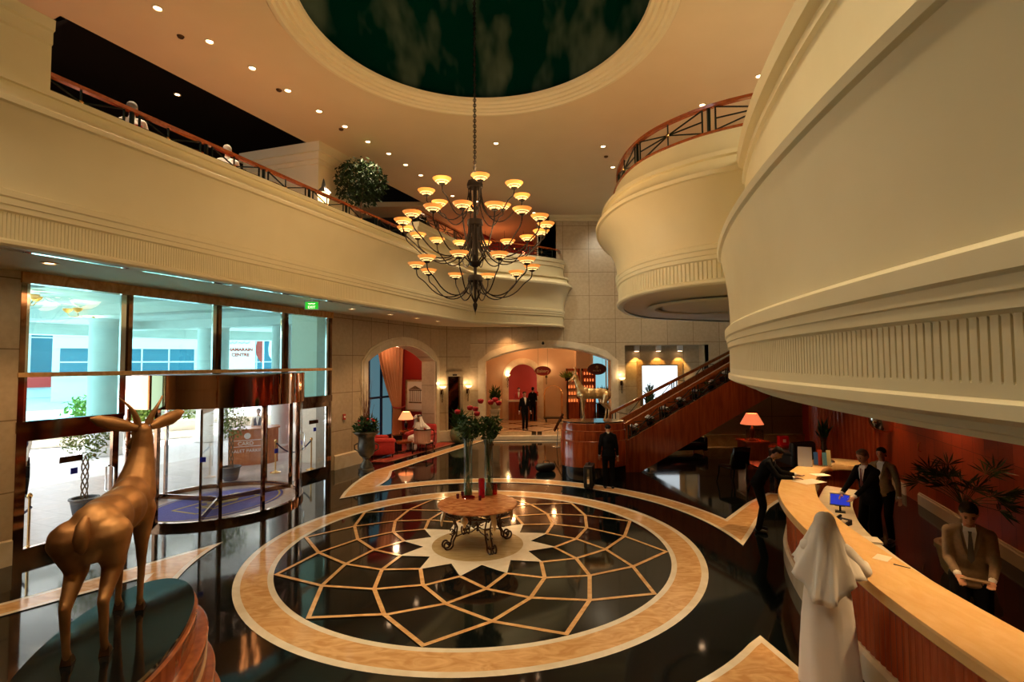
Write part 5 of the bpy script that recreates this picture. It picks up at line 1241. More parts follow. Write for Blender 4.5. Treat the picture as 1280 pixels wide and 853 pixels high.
for k, (x, lb) in enumerate(((3.3, 'left of two'), (4.15, 'right of two'))):
    t = thing('display_cabinet', 'red wood cabinet with glowing stocked shelves, %s in the lobby' % lb, 'cabinet', (x, 27.6, .3)); h = 2.7
    m_ = MB(); m_.box(-.36, -.3, -.2, .2, 0, h); m_.box(.3, .36, -.2, .2, 0, h); m_.box(-.36, .36, -.2, .2, 0, .9); m_.box(-.36, .36, -.2, .2, h - .12, h); m_.box(-.36, .36, .15, .2, 0, h); m_.build('carcass', M_wood, t, smooth=0)
    for q in range(4): m_ = MB(); m_.box(-.3, .3, -.18, .15, 1.25 + q * .36, 1.27 + q * .36); m_.build('shelf', M_wood, t, smooth=0)
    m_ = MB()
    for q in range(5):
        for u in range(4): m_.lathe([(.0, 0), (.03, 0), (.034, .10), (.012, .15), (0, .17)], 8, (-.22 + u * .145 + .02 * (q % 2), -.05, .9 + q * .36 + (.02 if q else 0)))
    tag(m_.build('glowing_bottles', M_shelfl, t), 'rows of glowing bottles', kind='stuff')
snake('fern_planter', 'fern on a tall stand left of the display cabinets', (2.95, 27.0, 2.4), M_blk, [(0, 0), (.12, 0), (.18, .15), (.16, .15), (0, .12)], 90, .3, .4, .4, M_leafl, seed=8)
t = thing('plant_stand', 'tall thin dark stand carrying the fern in the lobby', 'stand', (2.95, 27.0, .3)); m_ = MB(); m_.lathe([(0, 0), (.18, 0), (.18, .03), (.03, .06), (.03, 2.02), (.14, 2.06), (.14, 2.1), (0, 2.1)], 14); m_.build('post', M_blk, t)
lw = MB(); lw.box(4.55, 6.1, 28.82, 28.88, .5, 4.2); struct('window_9', lw, emit('lobby_window_light', (.30, .62, .70), .9), smooth=0)
lw = MB(); lw.box(4.45, 4.6, 28.75, 28.9, .3, 4.3); lw.box(5.3, 5.36, 28.75, 28.85, .3, 4.3); lw.box(6.0, 6.2, 28.5, 28.9, .3, 4.3); struct('window_9_frame', lw, M_extst, smooth=0)
snake('shrub_planter', 'shrub in a terracotta box by the lobby window behind the gilded antelope', (4.75, 26.6, 1.2), M_tan, [(0, 0), (.22, 0), (.3, .5), (.26, .5), (0, .45)], 160, .6, .4, .35, seed=9)
t = thing('planter_stand', 'dark cabinet stand under the terracotta shrub box', 'stand', (4.75, 26.6, .3)); m_ = MB(); m_.box(-.3, .3, -.3, .3, 0, .9); m_.box(-.34, .34, -.34, .34, .84, .9); m_.build('body', M_blk, t, smooth=0)
snake('palm_plant', 'dark spiky palm right of the lobby window', (5.3, 25.0, .3), M_blk, [(0, 0), (.2, 0), (.26, .4), (.22, .4), (0, .35)], 200, 1.4, .5, .6, seed=10)
# angled notice stand left of the pedestal
t = thing('notice_stand', 'slanted black notice stand left of the red stair pedestal', 'stand', (1.75, 20.2, 0)); m_ = MB(); m_.tube([(0, 0, .03), (.05, 0, .75)], .02, 8); m_.lathe([(0, 0), (.2, 0), (.18, .03), (0, .04)], 16); m_.build('foot', M_chrome, t)
m_ = MB(Matrix.Translation((.08, 0, .95)) @ Matrix.Rotation(R(28), 4, 'Y')); m_.box(-.02, .02, -.22, .22, -.38, .38); m_.build('notice_board', M_blk, t, smooth=0)
# dark sofa beneath far left, niche mirror
t = thing('gilt_mirror', 'gilt framed mirror in the wall niche behind the stairs', 'mirror', (6.85, 23.58, 2.15)); m_ = MB()
for x0, x1, z0, z1 in ((-1.05, 1.05, 1.05, 1.25), (-1.05, 1.05, -1.1, -.9), (-1.05, -.86, -.9, 1.05), (.86, 1.05, -.9, 1.05)): m_.box(x0, x1, -.1, 0, z0, z1)
for x0, x1, z0, z1 in ((-.86, .86, 1.0, 1.05), (-.86, -.82, -.9, 1.0), (.82, .86, -.9, 1.0)): m_.box(x0, x1, -.07, 0, z0, z1)
m_.build('mirror_frame', M_gold, t, smooth=0); m_ = MB(); m_.box(-.82, .82, -.03, -.01, -.9, 1.0); m_.build('glowing_glass', M_mirglow, t, smooth=0)  # reflected daylight put into the mirror glass as glow
snake('console_flowers', 'dark leafy arrangement with blooms before the niche mirror', (6.25, 23.15, .982), M_celad, [(0, 0), (.1, 0), (.16, .2), (.1, .35), (0, .35)], 300, 2.6, .22, .3, seed=12)
t = thing('console_table', 'dark console table under the niche mirror', 'table', (6.7, 23.2, 0)); m_ = MB(); m_.box(-1, 1, -.2, .25, .92, .98); m_.build('top', M_blk, t, smooth=0)
for x in (-.9, .9): m_ = MB(); m_.box(x - .05, x + .05, -.15, .2, 0, .92); m_.build('leg', M_blk, t, smooth=0)
# ------------------------------------------------------------------ seating right, under the mezzanine
t = thing('lamp_cabinet', 'dark pedestal cabinet carrying the orange table lamp', 'cabinet', (7.55, 16.05, 0)); m_ = MB(); m_.box(-.33, .33, -.33, .33, 0, .78); m_.box(-.37, .37, -.37, .37, .78, .84); m_.box(-.37, .37, -.37, .37, 0, .08); m_.build('body', M_wood, t, smooth=0)
tlamp((7.55, 16.05, .842), 'tall table lamp with glowing orange shade under the mezzanine', M_shade2, 1.38, M_bronzed)
point('lamp_light', (7.55, 16.05, 1.55), 10, (1, .5, .25))
def sidechair(loc, rz, label, fab, cush):
    t = thing('side_chair', label, 'chair', loc, rz); rbox(-.27, .27, -.27, .27, .42, .5, .04).build('seat', fab, t)
    m_ = MB(Matrix.Translation((0, .26, .5)) @ Matrix.Rotation(R(-12), 4, 'X')); addm(m_, (lambda q: q)(MB())); r0 = rbox(-.27, .27, -.03, .05, .0, .55, .035)
    r0.v = [m_.M @ v for v in r0.v]; r0.build('backrest', fab, t)
    for x in (-.24, .24):
        for y, k in ((-.24, -1), (.24, 1)): m_ = MB(); m_.tube([(x, y, .44), (x * 1.05, y * 1.05, .25), (x * 1.12, y * 1.35, 0)], [.022, .018, .015], 6); m_.build('leg', M_blk, t)
    if cush:
        c = rbox(-.2, .2, -.05, .06, 0, .4, .05); Mx = Matrix.Translation(loc) @ Matrix.Rotation(rz, 4, 'Z') @ Matrix.Translation((0, .15, .51)) @ Matrix.Rotation(R(-14), 4, 'X'); c.v = [Mx @ v for v in c.v]
        tag(c.build('cushion', M_dgrn), 'dark green checked cushion on the nearest chair under the mezzanine', 'cushion')
sidechair((5.98, 13.9, 0), R(195), 'dark chair with green cushion nearest under the mezzanine', M_blk, True)
sidechair((8.3, 17.4, 0), R(150), 'dark chair beside the lamp cabinet under the mezzanine', M_dgrn, False)
t = thing('glass_bar_table', 'square dark glass-topped table with turned brass-tipped legs', 'table', (6.6, 13.2, 0)); m_ = MB(); m_.box(-.45, .45, -.4, .4, .62, .66); m_.build('glass_top', M_blk, t, smooth=0)
for x in (-.4, 0, .4):
    for y in (-.35, .35): m_ = MB(); m_.lathe([(0, 0), (.03, 0), (.02, .1), (.035, .2), (.02, .3), (.035, .42), (.02, .55), (.035, .62)], 10, (x, y, 0)); m_.build('leg', M_bronzed, t)
armchair((8.35, 15.25, 0), R(200), 'dark leather armchair near the reception end', .95, plain('grey_leather', (.03, .03, .035), .4))
t = thing('sofa', 'low black sofa in the shade below the stair flight', 'sofa', (6.0, 18.6, 0), R(10)); rbox(-.9, .9, -.4, .4, .14, .42, .05).build('seat', M_blk, t); rbox(-.9, .9, .25, .45, .3, .78, .06).build('backrest', M_blk, t); rbox(-1.0, -.85, -.4, .42, .1, .6, .05).build('arm', M_blk, t); rbox(.85, 1.0, -.4, .42, .1, .6, .05).build('arm', M_blk, t)
for x in (-.85, .85):
    for y in (-.33, .36): m_ = MB(); m_.lathe([(.02, 0), (.03, .14), (0, .14)], 8, (x, y, 0)); m_.build('leg', M_chrome, t)
t = thing('red_gift_box', 'small bright red box with white mark beside the reception end', 'box', (8.75, 16.5, .612)); m_ = MB(); m_.box(-.14, .14, -.1, .1, 0, .28); m_.build('carton', plain('bright_red', (.6, .01, .02), .4), t, smooth=0); m_ = MB(); m_.box(-.05, .05, -.105, -.1, .09, .19); m_.build('white_mark', M_white, t, smooth=0)
t = thing('round_red_table', 'round polished red wood table behind the leaning man', 'table', (8.6, 16.65, 0)); m_ = MB(); m_.lathe([(0, 0), (.22, 0), (.05, .1), (.05, .55), (.5, .56), (.5, .61), (0, .61)], 32); m_.build('drum_top', M_wood, t)
snake('tall_vase_plant', 'dark tall vase with upright leaves at the ribbed column', (9.0, 14.75, 0), M_bronzed, [(0, 0), (.1, 0), (.14, .4), (.06, .9), (.09, 1.1), (0, 1.1)], 60, 1.0, .15, .35, seed=14)

# ------------------------------------------------------------------ reception counter
cout = [(3.30, .6), (3.31, 1.8), (3.33, 2.8), (3.38, 3.6), (3.43, 4.33), (3.5, 4.9), (3.6, 5.45), (3.78, 6.5), (4.08, 7.65), (4.45, 8.6), (4.85, 9.3), (5.25, 9.9), (6.07, 10.85), (6.7, 11.45), (7.3, 11.6), (7.75, 11.3)]
cin = [(4.12, .6), (4.12, 1.8), (4.12, 2.8), (4.12, 3.6), (4.14, 4.4), (4.2, 5.2), (4.33, 6.1), (4.5, 6.95), (4.72, 7.7), (4.98, 8.35), (5.3, 8.95), (5.6, 9.45), (6.0, 10.0), (6.45, 10.55), (6.95, 10.85), (7.45, 10.65)]
co_ = smooth_path(cout, 6); ci_ = smooth_path(cin, 6)
rc = thing('reception_counter', 'long curved reception counter with thick sand marble top', 'counter', (0, 0, 0))
m_ = MB(); n = len(co_); vs = []
for a, b in zip(co_, ci_):
    d = (b - a).normalized() * .02
    for p, z in ((a + d, .98), (a, 1.0), (a, 1.08), (a + d * .6, 1.1), (b - d * .6, 1.1), (b, 1.08), (b, 1.0), (b - d, .98)): vs.append((p.x, p.y, z))
m_.add(vs, [(i * 8 + k, (i + 1) * 8 + k, (i + 1) * 8 + (k + 1) % 8, i * 8 + (k + 1) % 8) for i in range(n - 1) for k in range(8)] + [tuple(range(8)), tuple(range((n - 1) * 8, n * 8))])
M_ctop = noisy('counter_marble', (.80, .52, .22), (.86, .6, .29), 2.2, .22, stretch=(3, 1, 1), dist=1.5, detail=5)
m_.build('marble_top', M_ctop, rc, smooth=30)
fr_ = resample([a.lerp(b, .12 / (b - a).length) for a, b in zip(co_, ci_)], .03)
m_ = MB(); m_.sweep(fr_, lambda i: [(0 if i % 3 else .012, .3), (0 if i % 3 else .012, .98)]); m_.build('ribbed_front', M_rib, rc, smooth=20)
m_ = MB(); m_.sweep(resample([a.lerp(b, .09 / (b - a).length) for a, b in zip(co_, ci_)], .15), [(.3, 0), (-.03, 0), (-.03, .26), (.0, .3), (.05, .3)]); m_.build('plinth', M_cream, rc, smooth=30)
m_ = MB(); m_.sweep(resample([a.lerp(b, 1 - .05 / (b - a).length) for a, b in zip(co_, ci_)], .15), [(0, 0), (0, .98), (-.03, .98), (-.03, 0)], profclosed=True, caps=True); m_.build('back_panel', M_wood, rc, smooth=30)
m_ = MB(); P = [b + (b - a).normalized() * .0 for a, b in zip(co_, ci_)]; P = [p for p in P if 4.3 < p.y < 10.6]; m_.sweep(P, [(.02, .70), (.55, .70), (.55, .74), (.02, .74)], profclosed=True, caps=True); m_.build('work_shelf', M_cream, rc, smooth=30)
m_ = MB(); m_.sweep(P, [(.05, .1), (.35, .1), (.35, .70), (.05, .70)], profclosed=True, caps=True); m_.build('drawer_units', M_blk, rc, smooth=30)
def on(loc, rz=0): return dict(loc=loc, rz=rz)
t = thing('monitor', 'flat monitor with blue screen tilted behind the counter', 'monitor', (5.55, 8.7, .742), R(-32)); t.scale = (.75,) * 3; m_ = MB(Matrix.Translation((0, 0, .26)) @ Matrix.Rotation(R(-35), 4, 'X')); m_.box(-.2, .2, -.02, .02, -.13, .15); m_.build('bezel', M_chrome, t, smooth=0)
m_ = MB(Matrix.Translation((0, 0, .26)) @ Matrix.Rotation(R(-35), 4, 'X')); m_.box(-.18, .18, -.026, -.02, -.11, .13); m_.build('screen', M_screen, t, smooth=0); m_ = MB(); m_.box(-.1, .1, -.08, .1, 0, .02); m_.bar((0, .02, .01), (0, .03, .22), .04); m_.build('stand', M_black, t, smooth=0)
t = thing('telephone', 'black desk telephone with pale keypad behind the counter', 'telephone', (5.15, 8.05, .742), R(-60)); m_ = MB(); m_.add([(-.1, -.11, 0), (.1, -.11, 0), (.1, .11, 0), (-.1, .11, 0), (-.1, -.11, .03), (.1, -.11, .03), (.1, .11, .08), (-.1, .11, .08)], [(0, 3, 2, 1), (4, 5, 6, 7), (0, 1, 5, 4), (1, 2, 6, 5), (2, 3, 7, 6), (3, 0, 4, 7)]); m_.build('body', M_black, t, smooth=0); m_ = MB(); m_.cap((-.06, -.08, .07), (-.06, .09, .11), .022, .022); m_.build('handset', M_black, t)
m_ = MB(); [m_.box(.0 + i * .028, .02 + i * .028, -.08 + j * .03, -.06 + j * .03, .045 + j * .006, .055 + j * .007) for i in range(3) for j in range(4)]; m_.build('keys', M_paper, t, smooth=0)
def paper(name, label, loc, rz, w=.21, d=.3, z=.003, mat=None, cat='paper'):
    t = MB(); t.box(-w / 2, w / 2, -d / 2, d / 2, 0, z); return tag(t.build(name, mat or M_paper, None, smooth=0, loc=loc, rz=rz), label, cat)
paper('paper_sheet', 'open paper sheet under the hands of the leaning man', (5.42, 9.35, 1.102), R(20), .5, .3)
paper('document_folder', 'white folder on the counter by the man in dark suit', (5.95, 9.9, 1.102), R(10), .3, .22, .006)
paper('document_stack', 'stack of printed forms on the inner counter edge below the clerk', (4.42, 6.75, 1.102) if 0 else (4.95, 7.35, .742), R(70), .25, .5, .03)
paper('paper_sheet', 'white slip on the counter right of the robed visitor', (4.12, 5.75, 1.102), R(40), .2, .14)
pn = MB(); pn.cap((0, 0, .008), (.14, 0, .008), .006, .004, 6); tag(pn.build('pen', M_black, None, loc=(4.1, 5.55, 1.102), rz=R(-50)), 'black pen lying on the counter by the white slip', 'pen')
t = thing('brochure_holder', 'clear holder of blue and red leaflets at the counter end', 'brochure holder', (6.52, 10.75, 1.102), R(-20)); m_ = MB(); m_.box(-.16, .16, -.08, .1, 0, .02); m_.box(-.16, .16, .08, .1, 0, .3); m_.build('stand', M_clear, t, smooth=0)
for k, c in enumerate(((.05, .15, .5), (.5, .06, .03), (.1, .3, .45), (.7, .6, .3))): m_ = MB(Matrix.Translation((-.12 + k * .08, -.02 + .02 * (k % 2), .02)) @ Matrix.Rotation(R(-10), 4, 'X')); m_.box(-.04, .04, -.006, .006, 0, .26 + .05 * (k % 2)); m_.build('leaflet', plain('leaflet%d' % k, c, .4), t, smooth=0)
t = thing('tent_card', 'white folded notice card at the counter end left of the leaflets', 'card', (6.15, 10.75, 1.102), R(-25)); m_ = MB(); m_.add([(-.13, -.06, 0), (.13, -.06, 0), (.13, 0, .4), (-.13, 0, .4), (-.13, .06, 0), (.13, .06, 0)], [(0, 1, 2, 3), (3, 2, 5, 4)]); m_.build('card', M_white, t, smooth=0)
t = thing('desk_bell', 'small chrome dome bell on the far counter end', 'bell', (6.95, 11.1, 1.102)); m_ = MB(); m_.lathe([(0, 0), (.05, 0), (.05, .01), (.045, .03), (.02, .045), (.006, .05), (.006, .06), (0, .062)], 14); m_.build('dome', M_chrome, t)
# convex mirror ball, wall frames, lamp on the reception wall
t = thing('round_wall_mirror', 'round convex mirror high on the cherry wall', 'mirror', (9.76, 13.3, 1.76)); m_ = MB(Matrix.Rotation(R(-110 + 180), 4, 'Z')); m_.ell((0, 0, 0), (.12, .36, .30), nu=24, nv=14); m_.build('convex_glass', M_chrome, t); m_ = MB(Matrix.Rotation(R(70), 4, 'Z')); m_.tube([(.0, .37 * cos(q), .31 * sin(q)) for q in [j * pi / 16 for j in range(33)]], .02, 6); m_.build('rim', M_brass, t)
for k, (Y, z, l) in enumerate(((14.3, 1.6, 'nearer the ribbed column'), (13.95, 1.6, 'nearer the convex mirror'))):
    x = 10.3 + (Y - 14.4) * .355; a = R(90 + 70.4)
    M_ = Matrix.Translation((x - .06, Y, z)) @ Matrix.Rotation(R(-110 + 0), 4, 'Z'); t, m_ = picture('small_picture', 'small dark framed picture on the cherry wall, ' + l, M_, .3, .38, M_gold, None, .04); m_.build('print', M_bronzed, t, smooth=0)
t = thing('door_hinge_handle', 'small brass handle on the cherry wall door', 'handle', (9.2, 11.5, 1.35)); m_ = MB(); m_.tube([(0, 0, -.1), (-.05, 0, -.08), (-.05, 0, .08), (0, 0, .1)], .012, 6); m_.build('bar', M_brass, t)
# palm behind the reception
pt = thing('palm_planter', 'dark fan palm in a big ribbed cream pot behind reception', 'potted plant', (6.95, 7.9, 0)); pt.scale = (.85,) * 3
m_ = MB(); m_.lathe([(0, 0), (.3, 0), (.36, .1), (.42, .42), (.45, .46), (.45, .54), (.38, .54), (.37, .48), (0, .48)], 36); m_.build('pot', M_potc, pt)
m_ = MB(); m_.tube([(0, 0, .45), (.02, 0, .9), (0, .02, 1.3)], [.04, .03, .03], 8); rn = random.Random(21)
for k in range(26):
    a = k * 2.4; el = rn.uniform(.1, 1.1); L_ = rn.uniform(.5, .85); c = Vector((0, 0, 1.25)); d = Vector((cos(a) * cos(el), sin(a) * cos(el), sin(el))); e_ = c + d * L_; m_.tube([c, c + d * L_ * .5 + Vector((0, 0, .04)), e_], .006, 4)
    for j in range(9):
        s = (j - 4) * .28; dd_ = (Matrix.Rotation(s, 3, d.orthogonal()) @ d); dd_ = (dd_ + Vector((0, 0, -.25))).normalized(); m_.leaf(e_, .32, rn, d=dd_, w=.1)
m_.build('fronds', noisy('palm_frond', (.008, .022, .005), (.03, .055, .012), 6, .5, spec=.2), pt, smooth=0, recalc=False)
# suitcase
t = thing('suitcase', 'black hard suitcase standing beside the bowing man in black', 'suitcase', (2.02, 13.5, 0), R(75)); rbox(-.28, .28, -.12, .12, .05, .62, .03).build('shell', M_black, t)
m_ = MB(); m_.tube([(-.1, 0, .61), (-.1, 0, .67), (.1, 0, .67), (.1, 0, .61)], .014, 6); m_.build('handle', M_black, t); m_ = MB(); m_.box(-.284, -.281, -.03, .03, .1, .55); m_.build('metal_edge', M_chrome, t, smooth=0)
for x in (-.2, .2):
    for y in (-.09, .09): m_ = MB(Matrix.Translation((x, y, .028)) @ Matrix.Rotation(pi / 2, 4, 'X')); m_.lathe([(0, -.012), (.028, -.012), (.028, .012), (0, .012)], 10); m_.build('wheel', M_black, t)
t = thing('duffel_bag', 'dark travel bag lying on the floor left of the pedestal', 'bag', (1.0, 15.6, 0), R(20)); m_ = MB(); m_.cap((-.2, 0, .13), (.2, 0, .13), .13, .13, 14); m_.build('body', M_black, t); m_ = MB(); m_.tube([(-.12, -.05, .22), (-.08, -.05, .33), (.08, -.05, .33), (.12, -.05, .22)], .012, 6); m_.build('handle', M_black, t)

for k, (x, y, l) in enumerate(((-6.6, 9.85, 'nearest the camera in the left row'), (-5.55, 11.85, 'in the middle of the left row'), (-4.75, 13.9, 'furthest of the left row'), (3.05, 15.9, 'near the back wall, right of the dome'))):
    t = thing('smoke_detector', 'small dark ceiling detector ' + l, 'detector', (x, y, 9.9)); m_ = MB(); m_.lathe([(0, -.04), (.05, -.035), (.07, 0), (0, 0)], 12); m_.build('housing', M_bronzed, t)
x, y = WL(16.35, .03); t = thing('fire_alarm_point', 'small red fire alarm point on the stone wall left of the urn', 'fire alarm', (x, y, 1.62), R(66)); m_ = MB(); m_.box(-.05, .05, -.02, .02, -.09, .09); m_.build('housing', M_redf, t, smooth=0); m_ = MB(); m_.box(-.03, .03, -.024, -.02, -.03, .03); m_.build('glass_face', M_white, t, smooth=0)
t = thing('security_camera', 'small dark dome camera on the keystone of the big arch', 'camera', (1.37, 22.33, 4.18)); m_ = MB(); m_.ell((0, 0, 0), (.06, .06, .06)); m_.box(-.03, .03, 0, .09, .03, .08); m_.build('dome', M_black, t)
# ------------------------------------------------------------------ gallery level
def gp(s, off): # s metres along the gallery edge back from the bay, off behind the face
    p = Vector((-1.58, 19.2)) - gdir * s; return (p.x - off * gdir.y, p.y + off * gdir.x)
ly = gp(6.6, 1.2)
t = thing('table_lantern', 'lit brass lantern post beside the pavilion on the gallery', 'lantern', (ly[0], ly[1], 6.6)); t.scale = (1.2, 1.2, 1.3); m_ = MB(); m_.lathe([(0, 0), (.12, 0), (.03, .05), (.025, .7), (0, .7)], 10); m_.build('post', M_blk, t)
m_ = MB(); m_.lathe([(.1, .7), (.14, 1.02), (.0, 1.02)], 6); m_.build('glass', M_bulb, t); m_ = MB(); m_.lathe([(.18, 1.02), (.06, 1.14), (.02, 1.3), (0, 1.34)], 6); m_.build('cap', M_blk, t)
point('lantern_light', (ly[0] - .1, ly[1] - .1, 7.9), 30, (1, .6, .3))
ty = gp(4.9, 1.3); t = thing('indoor_tree', 'bushy dark indoor tree behind the gallery railing', 'tree', (ty[0], ty[1], 6.6)); rn = random.Random(31)
m_ = MB(); m_.lathe([(0, 0), (.25, 0), (.32, .5), (.28, .5), (0, .45)], 20); m_.build('pot', M_potc, t); m_ = MB(); m_.tube([(0, 0, .4), (.03, 0, 1), (0, .05, 1.6), (.1, 0, 2.2)], [.05, .045, .04, .02], 7); m_.build('trunk', M_stem, t)
m_ = MB(); m_.leaves((0, 0, 2.25), (.8, .7, .72), 1500, .15, .25, .5, rn); m_.build('foliage', noisy('dark_foliage', (.006, .016, .004), (.02, .045, .01), 6, .6, spec=.2), t, smooth=0, recalc=False)
def cafe(s, off, k):
    x, y = gp(s, off); t = thing('cafe_table', 'cafe table with cloth by the gallery railing, ' + ['nearest the camera', 'middle one', 'nearest the pavilion'][k], 'table', (x, y, 6.6)); m_ = MB(); m_.lathe([(0, 0), (.25, 0), (.03, .04), (.03, .7), (.4, .7), (.4, .74), (0, .74)], 24); m_.build('pedestal_top', M_rail, t)
    t = thing('cup', 'white cup on the gallery cafe table, ' + ['nearest the camera', 'middle one', 'nearest the pavilion'][k], 'cup', (x + .12, y - .1, 7.342)); m_ = MB(); m_.lathe([(0, 0), (.03, 0), (.045, .08), (.04, .08), (.025, .01), (0, .01)], 12); m_.build('body', M_white, t)
cafe(13.2, .85, 0); cafe(10.7, .85, 1); cafe(8.9, .85, 2)
# red bar seen between gallery and ceiling
t = thing('bar_counter', 'long red-lit bar counter on the upper level behind the chandelier', 'bar', (-1.5, 25.2, 6.6)); m_ = MB(); m_.box(-2.2, 2.4, -.3, .3, 0, 1.1); m_.build('front', M_redw, t, smooth=0); m_ = MB(); m_.box(-2.3, 2.5, -.4, .35, 1.1, 1.16); m_.build('counter_top', M_blk, t, smooth=0)
for k in range(6): armchair((-3.05 + k * .74, 23.5 - .15 * (k % 2), 6.6), R(180 + 20 * (k % 3 - 1)), 'red lounge armchair on the upper level, %s from the left' % ORD[k], .62)['group'] = 'red lounge chairs before the upper bar'
for k in range(5):
    t = thing('bar_pendant', 'small glowing red pendant over the upper bar, %s from the left' % ORD[k], 'lamp', (-3.2 + k * .95, 24.9, 9.9), group='pendants over the upper bar'); m_ = MB(); m_.tube([(0, 0, 0), (0, 0, -1.05)], .008, 4); m_.build('cord', M_blk, t); m_ = MB(); m_.ell((0, 0, -1.12), (.07, .07, .09), nu=12, nv=8); m_.build('glass', emit('pendant_glow%d' % k, (1, .25, .1), 4), t)
# ------------------------------------------------------------------ people (local: facing -y, up z)
def ik(a, c, l1, l2, pole):
    a = Vector(a); c = Vector(c); d = c - a; L = min(d.length, (l1 + l2) * .995); d.normalize(); c = a + d * L
    x = (l1 * l1 - l2 * l2 + L * L) / (2 * L); h = sqrt(max(l1 * l1 - x * x, 0)); p = Vector(pole); p = (p - d * p.dot(d)).normalized()
    return a + d * x + p * h, c
def person(label, loc, rz, scale=1.0, lean=0, headp=0, heady=0, wr=None, wl=None, skin=None, jacket=None, trousers=None, shirt=None, tie=None, vest=None, hair=True, vox=.012,
           seated=False, feet=((-.1, 0), (.1, 0)), fem=False, robe=None, scarf=None, shoes=True, name='person'):
    t = thing(name, label, 'person', loc, rz); t.scale = (scale,) * 3
    skin = skin or M_skin
    hipz = .93 if not seated else .52
    LM = Matrix.Translation((0, 0, hipz)) @ Matrix.Rotation(R(lean), 4, 'X') @ Matrix.Translation((0, 0, -.93))   # lean>0 bends forward (-y)
    def T(*p): return LM @ Vector(p)
    LR = Matrix.Rotation(R(lean), 4, 'X')
    sh = [T(-.163, .01, 1.40), T(.163, .01, 1.40)]; neck = T(0, .0, 1.47)
    HM = Matrix.Translation(T(0, .0, 1.50)) @ LR @ Matrix.Rotation(R(heady), 4, 'Z') @ Matrix.Rotation(R(headp), 4, 'X') @ Matrix.Translation((0, 0, -1.50))
    def Hh(*p): return HM @ Vector(p)
    wrs = [Vector(wr) if wr else T(-.27, -.05, .87), Vector(wl) if wl else T(.27, -.05, .87)]
    el = []; wz = []
    for k in (0, 1):
        e, w_ = ik(sh[k], wrs[k], .29, .26, ((-.3 if k == 0 else .3), .9, -.3)); el.append(e); wz.append(w_)
    hips = [Vector((-.09, 0, hipz)), Vector((.09, 0, hipz))]; kn = []; an = []
    for k in (0, 1):
        f = Vector((feet[k][0], feet[k][1], .08))
        kk, ff = ik(hips[k], f, .44, .43, (0, -1, 0.05)); kn.append(kk); an.append(ff)
    HR = HM.to_3x3().to_4x4()
    # body: one continuous surface
    b = MB(); b.ell(T(0, 0, 1.25), (.15, .095, .2), LR); b.ell(T(0, 0, 1.02), (.14, .09, .14), LR); b.cap(T(0, 0, 1.38), Hh(0, .0, 1.56), .055, .05)
    b.ell(Hh(0, .0, 1.655), (.072, .088, .098), HR); b.ell(Hh(0, -.03, 1.60), (.052, .055, .055), HR); b.ell(Hh(0, -.092, 1.635), (.013, .02, .022), HR); b.ell(Hh(0, -.082, 1.592), (.024, .012, .010), HR)
    for s in (-1, 1): b.ell(Hh(.074 * s, .01, 1.645), (.012, .022, .032), HR)
    for k in (0, 1):
        b.cap(sh[k], el[k], .045, .036); b.cap(el[k], wz[k], .036, .024)
        d = (wz[k] - el[k]).normalized(); side = Vector((1, 0, 0)) if abs(d.x) < .8 else Vector((0, -1, 0)); side = (side - d * side.dot(d)).normalized(); up = d.cross(side)
        pc = wz[k] + d * .055; Q = Matrix((side, up, d)).transposed().to_4x4(); b.ell(pc, (.038, .016, .05), Q, nu=12)
        for q in range(4):
            off = side * (-.027 + .018 * q); L_ = (.062, .072, .068, .055)[q]; curl = up * (.02 if k == 0 else -.02) * -1; m0 = pc + off + d * .035; m1 = m0 + d * L_ * .55 + curl * .3; b.cap(m0, m1, .0092, .0085, 8); b.cap(m1, m1 + d * L_ * .38 + curl * .9, .0085, .0072, 8)
        s_ = -1 if k == 1 else 1; th = pc + side * .03 * s_ - d * .02; b.cap(th, th + side * .03 * s_ + d * .03, .012, .010, 8); b.cap(th + side * .03 * s_ + d * .03, th + side * .032 * s_ + d * .055, .010, .008, 8)
        b.cap(hips[k], kn[k], .075, .052); b.cap(kn[k], an[k], .05, .034)
    b.build('body', skin, t, remesh=vox)
    eyes = MB(); [eyes.ell(Hh(.030 * s, -.078, 1.655), (.011, .006, .006), HR, nu=8, nv=6) for s in (-1, 1)]; [eyes.bar(Hh(.018 * s, -.084, 1.675), Hh(.043 * s, -.078, 1.677), .005, .006) for s in (-1, 1)]; eyes.build('eyes', M_hair, t)
    if hair and not scarf:
        h = MB(); h.ell(Hh(0, .022, 1.685), (.083, .092, .082), HR, nu=16, nv=10); h.ell(Hh(0, .055, 1.64), (.07, .055, .07), HR)
        h.ell(Hh(0, -.012, 1.737), (.062, .066, .024), HR)
        if fem: h.cap(Hh(0, .085, 1.65), Hh(.02, .12, 1.56), .035, .02); h.ell(Hh(0, .1, 1.67), (.035, .035, .04), HR)
        h.build('hair', hair if hair is not True else M_hair, t, remesh=.011)
    if jacket:
        j = MB(); wv = .8 if fem else 1
        j.ell(T(0, .005, 1.27), (.178 * wv, .125, .20), LR); j.ell(T(0, 0, 1.12), (.17 * wv, .122, .2), LR); j.ell(T(0, .0, .97), (.178, .128, .17), LR); j.cap(T(-.05, .012, 1.455), T(-.15, .012, 1.395), .055, .06); j.cap(T(.05, .012, 1.455), T(.15, .012, 1.395), .055, .06)
        j.ell(T(0, 0, .88), (.18, .13, .06), LR)
        for k in (0, 1):
            j.cap(sh[k], el[k], .062, .05); j.cap(el[k], el[k].lerp(wz[k], .92), .049, .037)
        j.build('jacket', jacket, t, remesh=.013)
        for k in (0, 1):
            c = MB(); c.cap(el[k].lerp(wz[k], .93), el[k].lerp(wz[k], .99), .034, .033, 10); c.build('shirt_cuff', M_shirt, t)
        l = MB()
